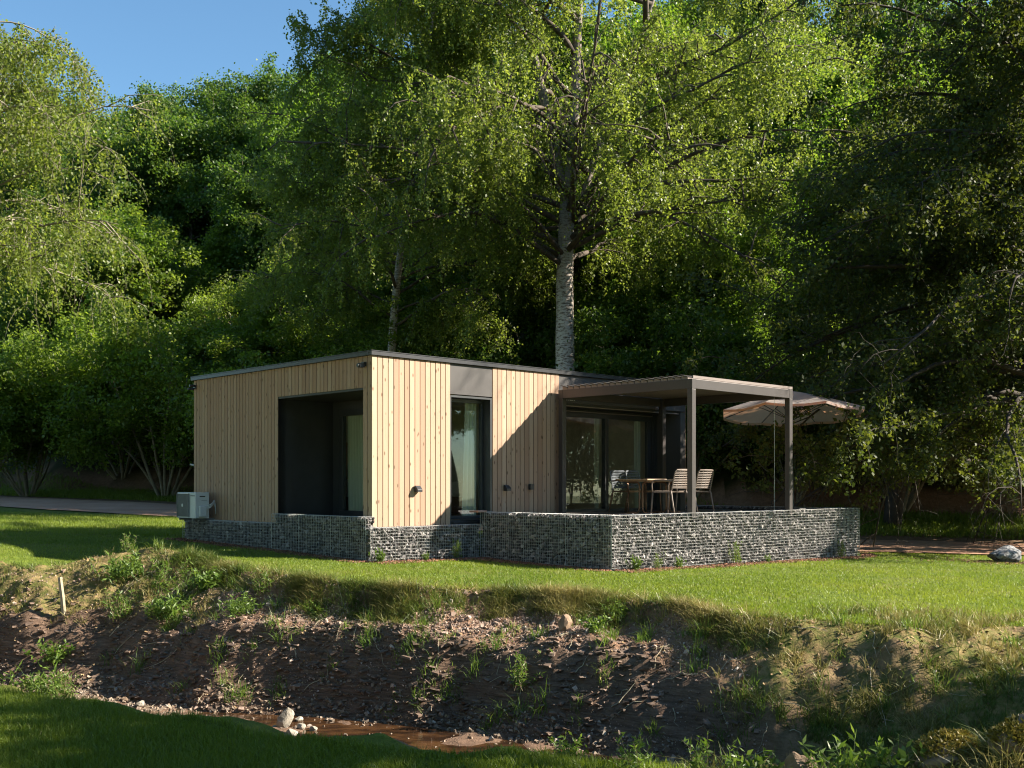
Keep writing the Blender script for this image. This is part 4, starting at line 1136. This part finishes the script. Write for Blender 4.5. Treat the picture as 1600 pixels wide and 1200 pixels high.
ot2 = copy_tree(ot); ot2.location = (18.5, 32.5, gzw(18.5, 32.5)); ot2.rotation_euler = (0, 0, .5); ot2.scale = (1.0, 1.0, .9)
ot3 = copy_tree(ot2); ot3.location = (11.6, 33.0, gzw(11.6, 33.0)); ot3.rotation_euler = (0, 0, 2.4); ot3.scale = (.85, .85, .9)
tag(ot3, 'dark leafy tree between the big birch and the overhanging tree', 'tree')
tag(ot2, 'dark tree standing behind the big overhanging tree at the right edge', 'tree')
# low drooping bough in front of the parasol
def bough(label, p0, d, L, seed, nb=9, leafn=24):
    r = np.random.default_rng(seed); tb = MB(); LP = []; LV = []
    limb = bend_path((0, 0, 0), d, L, 9, r, .09, .12); tb.tube(limb, np.linspace(.03, .006, len(limb)), 5)
    for b in range(nb * 2):
        q = along(limb, np.array([.25 + .75 * (b + r.random()) / nb / 2]))[0]
        br_ = bend_path(q, unit(limb[-1] - limb[0]) * .8 + r.normal(size=3) * .6, r.uniform(.3, .9), 4, r, .2, .15)
        tb.tube(br_, np.linspace(.008, .003, len(br_)), 4)
        m = int(leafn * r.uniform(.7, 1.4)); LP.append(along(br_, r.random(m)) + r.normal(size=(m, 3)) * .06); LV.append(np.full(m, r.uniform(.2, .9)))
    return tb, np.concatenate(LP), np.concatenate(LV), limb
# boughs belong to the overhanging tree: they are attached to it as parts
for i, (e, L, sd_) in enumerate((((6.0, 21.3, -.1), 0, 5), ((7.6, 21.8, -.2), 0, 6), ((9.3, 22.4, .2), 0, 7), ((5.4, 22.2, 2.6), 0, 8), ((6.5, 21.2, 1.75), 0, 9), ((10.6, 22.0, -.1), 0, 10), ((6.8, 22.4, 3.6), 0, 12), ((9.0, 22.0, 3.0), 0, 13))):
    start = np.array([12.6 + .2 * i, 25.2, 1.6 + .55 * i]); end = np.array(e)
    dv = end - start; Ld = np.linalg.norm(dv)
    tb, LP, LV, limb = bough('x', start, dv / Ld + np.array([0, 0, .22]), Ld, 300 + sd_, 16, 26)
    off = start - np.array(ot.location)
    kp = LP[:, 2] + start[2] > -.55; LP = LP[kp]; LV = LV[kp]
    b_ = tb.build('bough', M['bark_dark'], ot, smooth=True, loc=off)
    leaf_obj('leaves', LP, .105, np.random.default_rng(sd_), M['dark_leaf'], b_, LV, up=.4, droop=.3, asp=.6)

# unseen trees: foreground shade casters, plus a ring added to cut sky light
tb, LP, LV = broad(13.5, 2.0, 5.0, 401, 34, 7, 5, 34, .2)
sh = plant_tree('shade_tree', 'broadleaf tree on the near bank to the right of the view', 'tree', (15.2, 7.7, -1.9), tb, M['bark'], LP, LV, .2, M['oak_leaf'], 40, 'trees on the near bank outside the view', up=.8)
for (x, y, s_, rz) in ((13, 1.0, .95, 1.0), (21, 6.0, .9, 2.2), (38, 6, 1.0, 1), (39, 11, .9, 2), (38, 16, 1.0, 3), (40, 21, .9, 4), (39, 26, 1.0, 5), (42, 1, 1.0, 0), (17, -1.5, 1.1, 3.0), (9, -9, 1.3, .5), (3, -12, 1.4, 1.5), (-4, -11, 1.3, 2.5), (-10, -12, 1.5, 3.5), (-16, -7, 1.4, 4.5), (-25, 13, 1.3, 1.2), (14, -14, 1.5, 2.2), (22, -9, 1.6, 3.2), (29, -2, 1.5, 4.2), (-14, -17, 1.7, 5.2), (0, -19, 1.7, .9), (-27, -6, 1.7, .1), (-24, 4, 1.2, .2), (-30, 9, 1.5, 2.1), (-17.5, 10, 1.5, 1.2), (-19.5, 17, 1.5, 3), (-16, 3, 1.4, 2), (-23.5, 24, 1.4, 4), (-33, 20, 1.5, 3.3), (8, -20, 1.8, 1.1)):
    c = copy_tree(sh); c.location = (x, y, -1.9); c.rotation_euler = (0, 0, rz); c.scale = (s_,) * 3 if y > 0 and x < 30 else (s_ * 1.7, s_ * 1.7, s_)
    if x < -15.5 and 2 < y < 25: c.scale = (s_, s_, s_)
    c['label'] = 'broadleaf tree added outside the view for shade and reflections'

# ------------------------------------------------------------------ grass, weeds, stones
def blades(n_name, X, Y, Hh, wd, r, mat_, lean=.5, v=None, z=None, kind='stuff', label=None, cat=None, curve=.4):
    n = len(X); Zz = hgt(X, Y) - .005 if z is None else z
    az = r.uniform(0, 2 * np.pi, n); ln = r.uniform(0, lean, n)
    d = np.stack([np.cos(az) * ln, np.sin(az) * ln, np.ones(n)], -1)
    sd2 = r.uniform(0, 2 * np.pi, n); s = np.stack([np.cos(sd2), np.sin(sd2), np.zeros(n)], -1) * wd
    b = np.stack([X, Y, Zz], -1); Hh = Hh[:, None] if not np.isscalar(Hh) else Hh
    mid = b + d * Hh * .55; tip = b + d * Hh + np.stack([np.cos(az) * ln, np.sin(az) * ln, -ln * .6], -1) * Hh * curve
    V = np.stack([b - s, b + s, mid + s * .7, mid - s * .7, tip], 1).reshape(-1, 3)
    i = np.arange(n)[:, None] * 5
    v = r.random(n) if v is None else v
    o = npmesh(n_name, V, [i + np.array([[0, 1, 2, 3]]), i + np.array([[3, 2, 4]])], mat_, None, {'v': np.concatenate([v, v])})
    tag(o, label, cat, None, kind); return o
gr = np.random.default_rng(77)
def inside_house(x, y, pad=.0):
    t, s = hl(x, y)
    return ((t > -.25 - pad) & (t < 8.7 + pad) & (s > -.25 - pad) & (s < 6.3 + pad)) | ((t > 2.2 - pad) & (t < 10.35 + pad) & (s > -3.35 - pad) & (s < 3.4 + pad))
# lawn in front of the cabin
n = 420000
Y = 11.0 + 22 * gr.random(n) ** 1.5; X = gr.uniform(-.52, .52, n) * Y
z_, inf = hgt(X, Y, True)
ok = (inf['w'] >= 1) & (Y < inf['rn'] - .05) & ~inside_house(X, Y, .18) & (gr.random(n) < np.clip(1.0 + 1.6 * fbm(X, Y, 1.4, 4, 88), .25, 1))
X, Y = X[ok], Y[ok]
patch = np.clip(.5 + fbm(X, Y, .6, 4, 89) * .7, 0, 1)
blades('lawn_grass', X, Y, .028 + .022 * gr.random(len(X)) + .05 * (X < -4) * (Y > 23), .0045, gr, M['grass'], .9, np.clip(patch + gr.normal(size=len(X)) * .2, 0, 1), label='short sunlit lawn grass in front of the cabin', cat='grass')
# near lawn
n = 240000
Y = 5.0 + 5.5 * gr.random(n); X = gr.uniform(-.52, .52, n) * Y - .3
ok = (Y < crv(NE, X) + .12 + fbm(X, Y, 2, 3, 92) * .12) & (X < 1.3 + fbm(X, Y, 2, 3, 93) * .5)
X, Y = X[ok], Y[ok]
blades('near_grass', X, Y, .045 + .045 * gr.random(len(X)), .0035, gr, M['grass'], .8, gr.beta(2, 3, len(X)), label='shaded near lawn grass at the bottom left', cat='grass')
# rough grass on the bank: tufts
def tufts(name, cx, cy, per, rad, h, wd, mat_, label, lean=.9, vv=None):
    k = len(cx); idx = np.repeat(np.arange(k), per)
    X = cx[idx] + gr.normal(size=k * per) * rad; Y = cy[idx] + gr.normal(size=k * per) * rad
    hh_ = (h[idx] if not np.isscalar(h) else h) * gr.uniform(.5, 1.15, k * per)
    vb = gr.random(k)[idx] if vv is None else vv[idx]
    return blades(name, X, Y, hh_, wd, gr, mat_, lean, np.clip(vb + gr.normal(size=k * per) * .2, 0, 1), label=label, cat='grass')
n = 70000
Y = gr.uniform(4.8, 18.5, n); X = gr.uniform(-.54, .54, n) * Y
z_, inf = hgt(X, Y, True)
pr = inf['rough'] * .9 * (.25 + .75 * (fbm(X, Y, 1.7, 3, 95) > -.15)); ok = (gr.random(n) < pr * .5 * np.where(fbm(X, Y, 4.5, 2, 141) > -.05, 1, .25))
cx, cy = X[ok], Y[ok]
dry = np.clip(.36 + fbm(cx, cy, 1.1, 3, 96) * 1.3, 0, 1)
tufts('rough_grass', cx, cy, 13, .032, .05 + .15 * gr.random(len(cx)) ** 1.6, .0045, M['drygrass'], 'rough half dry grass on the stream bank', 1.3, dry)
# turf fringe hanging on the bank edge
n = 9500
X = gr.uniform(-5, 3, n); X = X[gr.random(n) < np.clip(.40 + 1.5 * fbm(X, X * 0, 1.9, 3, 140), .12, 1)]; n = len(X); Y = crv(LE, X) + gr.normal(size=n) * .15 - gr.random(n) ** 2 * .35 + fbm(X, crv(LE, X), .9, 4, 11) * .34 + .20 * fbm(X, crv(LE, X) * .3, 2.3, 3, 13) - .1
tufts('turf_fringe', X, Y, 9, .03, .04 + .16 * gr.random(n) ** 1.5, .0042, M['drygrass'], 'shaggy turf fringe along the edge of the lawn above the stream', 1.9, np.clip(.3 + 1.1 * fbm(X, Y, 1.5, 3, 98), 0, 1))
# sparse green tufts on the scree and slope
n = 150
X = gr.uniform(-5.5, 6, n); u_ = gr.uniform(.05, .95, n); Y = crv(FF, X) + (crv(LE, X) - crv(FF, X)) * u_
tufts('bank_tufts', X, Y, 40, .05, .09 + .16 * gr.random(n) ** 2, .0042, M['weed'], 'scattered green grass tufts growing on the stream bank', 1.1)
# verge beyond the road and hill understorey
n = 60000
X = gr.uniform(-26, 26, n); Y = crv(RN, X) + 7.0 + gr.random(n) * 3.2
blades('verge_grass', X, Y, .10 + .12 * gr.random(n), .012, gr, M['grass'], .8, gr.beta(2, 3, n), label='dark verge grass between the road and the wooded slope', cat='grass')
n = 90000
X = gr.uniform(-30, 30, n); d_ = 2.0 + 16 * gr.random(n); Y = crv(RN, X) + 9.5 + d_
ok = fbm(X, Y, .4, 3, 101) > -.25; X, Y = X[ok], Y[ok]
zz = hgt(X, Y) + gr.random(len(X)) ** 2 * .9
o = leaf_obj('undergrowth', np.stack([X, Y, zz], -1), .2, gr, M['bush_leaf'], None, gr.random(len(X)) * .5, up=.8, asp=.6)
tag(o, 'leafy undergrowth covering the floor of the wooded slope', 'undergrowth', kind='stuff')

# stones
def normals_at(X, Y):
    e = .03; zx = (hgt(X + e, Y) - hgt(X - e, Y)) / (2 * e); zy = (hgt(X, Y + e) - hgt(X, Y - e)) / (2 * e)
    return unit(np.stack([-zx, -zy, np.ones_like(zx)], -1))
def chip_stuff(name, X, Y, size, mat_, label, aniso=(1, .75, .4), flat=None, lift=.25, v=None):
    z = hgt(X, Y); n = len(X); Rm = rot_mats(n, gr)
    if flat is not None:   # near horizontal slabs
        a = gr.uniform(0, 2 * np.pi, n); tx = gr.normal(size=n) * flat; ty = gr.normal(size=n) * flat
        e1 = unit(np.stack([np.cos(a), np.sin(a), tx], -1)); e3 = unit(np.cross(e1, np.stack([-np.sin(a), np.cos(a), ty], -1))); e2 = np.cross(e3, e1)
        Rm = np.stack([e1, e2, e3], -1)
    Vv, Qs, va = chunks(np.stack([X, Y, z + size * lift], -1), size, gr, aniso, .35, Rm, v)
    o = npmesh(name, Vv, [Qs], mat_, None, {'v': va}); tag(o, label, 'stones', kind='stuff'); return o
n = 210000
X = gr.uniform(-8.5, 4.4, n); w_ = gr.random(n); Y = crv(FF, X) + (crv(LE, X) - crv(FF, X)) * w_
pr = np.exp(-((w_ - .62) / .17) ** 2) + .12
pr *= .7 * (.35 + .65 * (fbm(X, Y, 1.4, 3, 105) > -.1)) * np.where(X > 2.4, .02, 1) * np.where(X < -4.9, .18, 1)
ok = gr.random(n) < pr * .6; X, Y = X[ok], Y[ok]
chip_stuff('scree', X, Y, gr.uniform(.005, .018, len(X)) * (1 + 1.8 * (gr.random(len(X)) < .03)), M['scree'], 'pinkish brown loose scree on the ledge of the bank')
n = 32000
X = gr.uniform(-8.5, 2.6, n); w_ = gr.random(n) ** 1.1 * .5; Y = crv(FF, X) + (crv(LE, X) - crv(FF, X)) * w_
ok = gr.random(n) < .14 * (1 - sstep(1.2, 2.6, X)) * (.25 + .75 * (fbm(X, Y, 1.3, 3, 131) > -.05)); X, Y = X[ok], Y[ok]
chip_stuff('shale_slabs', X, Y, (.012 + .075 * gr.random(len(X)) ** 2.2), M['shale'], 'dark broken shale slabs in the eroded stream bank', (1, .7, .22), .22, .0, np.clip(gr.beta(2, 3, len(X)), 0, 1))
n = 15000
X = gr.uniform(-7.5, 3, n); q = gr.random(n); Y = crv(NF, X) - .2 + (crv(FF, X) - crv(NF, X) + .5) * q
side_ = np.abs(q - .5) > .32; ok = side_ | (gr.random(n) < .12) | (X < -3.9); X, Y = X[ok], Y[ok]
chip_stuff('stream_pebbles', X, Y, .006 + .04 * gr.random(len(X)) ** 3, M['pebble'], 'pebbles and gravel along the edges of the stream', (1, .8, .5), None, .15)
# dry leaves and twigs lying about
n = 9000
X = gr.uniform(-7.5, 6, n); w_ = gr.random(n); Y = crv(FF, X) + (crv(LE, X) + .3 - crv(FF, X)) * w_
ok = (fbm(X, Y, 1.8, 3, 151) > -.05); X, Y = X[ok], Y[ok]
chip_stuff('leaf_litter', X, Y, gr.uniform(.010, .030, len(X)), M['drychip'], 'dry brown leaf litter lying on the stream bank', (1, .6, .06), .8, .3)['category'] = 'leaf litter'
tw_ = MB()
for i in range(170):
    x = gr.uniform(-6, 5.5); y = float(crv(FF, x)) + (float(crv(LE, x)) - float(crv(FF, x))) * gr.random() ** .8
    a = gr.uniform(0, 2 * np.pi); L = gr.uniform(.12, .5); m_ = 6
    xs = x + np.cos(a) * L * np.linspace(0, 1, m_) + gr.normal(size=m_) * .012; ys = y + np.sin(a) * L * np.linspace(0, 1, m_) + gr.normal(size=m_) * .012
    zs = hgt(xs, ys) + .012 + .05 * gr.random() * np.linspace(0, 1, m_)
    tw_.tube(np.stack([xs, ys, zs], -1), np.linspace(.006, .002, m_) * gr.uniform(.6, 1.2), 4)
tag(tw_.build('dead_twigs', M['stake']), 'thin dead twigs and roots scattered over the stream bank', 'twigs', kind='stuff')
# bark mulch along the gabions
segs = [((-.25, 6.4), (-.25, -.25), (-1, 0)), ((-.25, -.25), (2.3, -.25), (0, -1)), ((2.25, -.3), (2.25, -3.35), (-1, 0)), ((2.25, -3.35), (10.35, -3.35), (0, -1)), ((10.3, -3.35), (13.8, -1.3), (.3, -.6))]
MX = []; MY = []
for (a, b, nn_) in segs:
    L = math.dist(a, b); k = int(L * 620); u_ = gr.random(k); d_ = gr.random(k) ** 1.3 * (.34 + .12 * fbm(u_ * L, u_ * 0, 1.5, 2, 111))
    t = a[0] + (b[0] - a[0]) * u_ + nn_[0] * d_; s = a[1] + (b[1] - a[1]) * u_ + nn_[1] * d_
    MX.append(NC.x + U.x * t + W.x * s); MY.append(NC.y + U.y * t + W.y * s)
kx = gr.normal(size=1500) * .9 + 10.3; ky = gr.normal(size=1500) * .28 + 22.0
MX = np.concatenate(MX + [kx]); MY = np.concatenate(MY + [ky])
chip_stuff('bark_mulch', MX, MY, gr.uniform(.015, .042, len(MX)), M['mulchchip'], 'red brown bark mulch along the foot of the gabion walls', (1, .45, .22), .5, .2)['category'] = 'mulch'
kx = gr.uniform(-4.1, -3.3, 500); ky = gr.uniform(6.2, 6.95, 500)
o = chip_stuff('bark_mulch', kx, ky, gr.uniform(.012, .03, 500), M['mulchchip'], 'patch of bark mulch in the bottom left corner', (1, .45, .22), .5, .3); o['category'] = 'mulch'

def rock(name, label, loc, size, mat_, seed, rot=(0, 0, 0), sub=4, rough_=.22, cat='rock', flatten=0, group=None):
    bm = bmesh.new(); bmesh.ops.create_icosphere(bm, subdivisions=sub, radius=1)
    rr2 = random.Random(seed); planes = [(Vector([rr2.gauss(0, 1) for _ in range(3)]).normalized(), rr2.uniform(.55, .88)) for _ in range(14)]
    for v_ in bm.verts:
        for nrm, dd in planes:
            q = v_.co.dot(nrm)
            if q > dd: v_.co -= nrm * (q - dd) * .92
        c = v_.co; f = float(fbm(np.array([c.x * 1.3 + seed]), np.array([c.y * 1.3 + c.z * 1.7]), 2.2, 4, seed)[0])
        v_.co *= 1 + f * rough_ * .5
        v_.co.x *= size[0]; v_.co.y *= size[1]; v_.co.z *= size[2]
    me = bpy.data.meshes.new(name); bm.to_mesh(me); bm.free(); me.materials.append(mat_)
    o = bpy.data.objects.new(name, me); COL.objects.link(o); o.location = loc; o.rotation_euler = rot
    tag(o, label, cat, group); return o
rock('boulder', 'grey speckled boulder on mulch beside the road at the right edge', (10.15, 22.2, float(lawnz(10.15, 22.2)) + .14), (.38, .30, .25), M['rock_grey'], 4, cat='boulder')
def on(px, py, z):   # point seen at this place of the photo at height z
    Yd = -z * 1683 / (py - 757); return ((px - 800) / 1683 * Yd, Yd)
x, y = on(446, 1140, BED); rock('rock', 'pale angular upright rock in the stream', (x, y, BED + .11), (.105, .07, .15), M['rock_pale'], 11, (.1, .3, .4), 3)
for i, (px, py, s_, lab) in enumerate(((451, 1108, .035, 'small pale rock balanced on top of the upright rock in the stream'), (467, 1128, .055, 'round pinkish rock right behind the upright stream rock'), (470, 1140, .07, 'flat pale rock right of the upright stream rock'), (490, 1143, .055, 'pale rock at the right end of the little stream rock group'), (430, 1140, .045, 'small rock left of the upright stream rock'), (455, 1152, .09, 'broad low grey rock in front of the upright stream rock'), (502, 1160, .04, 'small orange brown rock at the edge of the near grass'), (220, 1103, .06, 'brown rock on the sunlit gravel at the left'), (260, 1108, .05, 'pinkish rock on the gravel bar left of the water'), (195, 1095, .045, 'small reddish rock at the top of the gravel bar'))):
    x, y = on(px, py, BED); rock('rock', lab, (x, y, BED + s_ * .5 + (.27 if i == 0 else 0) ), (s_, s_ * .8, s_ * .7), M['rock_pale'] if i not in (6, 9) else M['rock_brown'], 20 + i, (0, 0, i), 3)
rock('rock', 'pinkish block of earth and stone standing on the scree ledge', (.62, 12.55, gzw(.62, 12.55) + .05), (.09, .08, .14), M['rock_brown'], 41, (0, .1, .3), 3)
# near bank rocks at the lower right
def mossy(label, x, y, z, s, seed):
    z = gzw(x, y) + .05
    o = rock('mossy_rock', label, (x, y, z), s, M['rock_brown'], seed, (0, 0, seed), 4, .35)
    r = np.random.default_rng(seed); n = 2600
    th = r.uniform(0, 2 * np.pi, n); rr = np.sqrt(r.random(n)); X = np.cos(th) * rr * s[0] * .95; Y = np.sin(th) * rr * s[1] * .95
    Zt = s[2] * np.sqrt(np.clip(1 - rr ** 2, 0, 1)) * .86
    ok = (fbm(X, Y, 9, 2, seed) > -.25)
    X, Y, Zt = X[ok], Y[ok], Zt[ok]
    L = leaf_obj('moss', np.stack([X, Y, Zt], -1), .028, r, M['moss'], o, r.random(len(X)), up=.4, asp=.5)
    return o
mossy('golden moss covered rock at the bottom edge right of the leafy weeds', 2.42, 5.95, -1.60, (.26, .18, .14), 51)
mossy('mossy rock at the bottom right corner of the view', 2.92, 6.0, -1.66, (.22, .2, .16), 52)
mossy('small moss tufted stone between the two mossy rocks', 2.66, 5.72, -1.60, (.13, .12, .1), 54)
rock('tree_stump', 'brown broken stump behind the leafy weeds at the bottom edge', (1.66, 6.1, gzw(1.66, 6.1) + .1), (.13, .12, .2), M['rock_brown'], 53, (0, 0, 0), 4, .3, 'stump')
# stake
sx_, sy_ = -6.42, 15.45
o = MB().tube([(0, 0, -.1), (-.03, 0, .25), (-.07, .01, .52)], [.035, .032, .03], 7).build('wooden_stake', M['stake'], loc=(sx_, sy_, gzw(sx_, sy_)))
tag(o, 'short weathered wooden stake leaning on the left bank', 'stake')

# weeds with real stems and leaves
def weed(seed, h, nst, spread, leafL=.07, per=13, asp=.28):
    r = np.random.default_rng(seed); tb = MB(); P_ = []
    for i in range(nst):
        az = r.uniform(0, 2 * np.pi); b = np.array([r.normal() * spread * .35, r.normal() * spread * .35, 0])
        st = bend_path(b, (math.cos(az) * .5, math.sin(az) * .5, 1), h * r.uniform(.55, 1.1), 5, r, .13, .05)
        tb.tube(st, np.linspace(.004, .0015, len(st)), 4)
        P_.append(along(st, r.uniform(.12, 1, per)))
    return tb, np.concatenate(P_)
wp = []
for i, (h, ns, sp, ll, per, asp) in enumerate(((.42, 34, .36, .09, 18, .24), (.30, 22, .2, .065, 13, .42), (.55, 18, .24, .085, 20, .22))):
    tb, P_ = weed(500 + i, h, ns, sp, ll, per, asp)
    root = empty('weed_clump', (0, 0, 0)); tb.build('stems', M['stem'] if i == 2 else M['weed'], root)
    leaf_obj('leaves', P_, ll, np.random.default_rng(600 + i), M['weed'], root, up=.5, asp=asp, droop=-.25); wp.append(root)
wl = [(-3.75 - 2.0, 16.05, 0, 1.15, 'tall bushy weed clump at the left side of the sunlit bank crest'),
      (-4.75, 14.9, 0, 1.0, 'bright green broad weed clump low on the left bank face'),
      (-5.05, 15.6, 2, 1.0, 'tall stemmed weed clump in the middle of the left bank'),
      (-4.3, 15.2, 1, 1.2, 'short leafy weed right of the bright clump on the left bank'),
      (-5.5, 15.2, 2, .9, 'stemmy yellowish weed clump left of the bright green clump'),
      (-3.55, 14.1, 0, .75, 'weed clump hanging over the bare ledge left of centre'),
      (-3.4, 14.6, 2, .7, 'thin stemmed weed standing above the ledge clump'),
      (-6.3, 14.8, 1, 1.2, 'grassy weed at the foot of the wooden stake'),
      (-6.9, 13.85, 0, 1.0, 'sunlit weed clump at the left edge by the stream'),
      (-5.95, 13.7, 0, 1.1, 'large sunlit weed clump beside the gravel bar'),
      (-5.6, 13.5, 2, .75, 'upright weed behind the clump beside the gravel bar'),
      (-2.55, 13.9, 1, .8, 'small vivid green weed on the scree ledge'),
      (.1, 11.9, 2, .8, 'tall grassy weed in the middle of the right part of the bank'),
      (1.25, 12.9, 0, .55, 'green weed under the lawn edge right of centre'),
      (.95, 12.4, 1, .8, 'small weed beside the block on the scree ledge'),
      (.55, 10.6, 1, .9, 'dark green weed with pale flower spikes low in the gully'),
      (1.3, 10.2, 0, .45, 'low leafy weed in the gully right of the flower spikes'),
      (1.86, 5.95, 0, .80, 'sunlit leafy weed in front of the stump at the bottom edge'),
      (2.1, 5.9, 1, .9, 'low weed left of the golden mossy rock'),
      (2.95, 6.35, 1, .9, 'weed with round leaves above the mossy rocks'),
      (.75, 6.75, 2, .55, 'withered weed stems at the edge of the near lawn'),
      (1.15, 6.55, 2, .6, 'pale dead stalks standing at the bottom edge right of centre'),
      (1.45, 6.4, 1, .9, 'dark leafy weed left of the stump'),
      (-6.0, 16.9, 2, .6, 'grass stalks standing on top of the left bank crest')]
uw = [False] * 3
for i, (x, y, k, s_, lab) in enumerate(wl):
    o = wp[k] if not uw[k] else copy_tree(wp[k]); uw[k] = True
    zz = gzw(x, y); 
    o.location = (x, y, zz - .01); o.rotation_euler = (0, 0, i * 1.3); o.scale = (s_,) * 3
    tag(o, lab, 'weed', 'weeds growing on the stream banks')
# small plants at the gabion foot
gp = [(.86, -.36, 'young green plant at the foot of the low sunlit gabion wall'), (1.55, -.36, 'thin plant at the edge of the shade on the low gabion wall'), (2.75, -3.42, 'green plant near the left corner of the long terrace wall'), (3.3, -3.42, 'second plant from the left corner along the long terrace wall'), (3.9, -3.42, 'third plant from the left corner along the long terrace wall'), (5.6, -3.42, 'plant at the middle of the long terrace wall'), (6.6, -3.42, 'plant right of the middle of the long terrace wall'), (9.3, -3.42, 'plant near the right end of the long terrace wall'), (-.1, -.34, 'small plant at the near corner of the cabin base')]
for i, (t, s, lab) in enumerate(gp):
    o = copy_tree(wp[(i % 2) + 1]); p_ = hw(t, s); o.location = (p_.x, p_.y, gzw(p_.x, p_.y)); s_ = .55 + .15 * (i % 3); o.scale = (s_ * .6, s_ * .6, s_); o.rotation_euler = (0, 0, i)
    o.name = 'young_plant'; tag(o, lab, 'plant', 'young plants at the foot of the gabion walls')
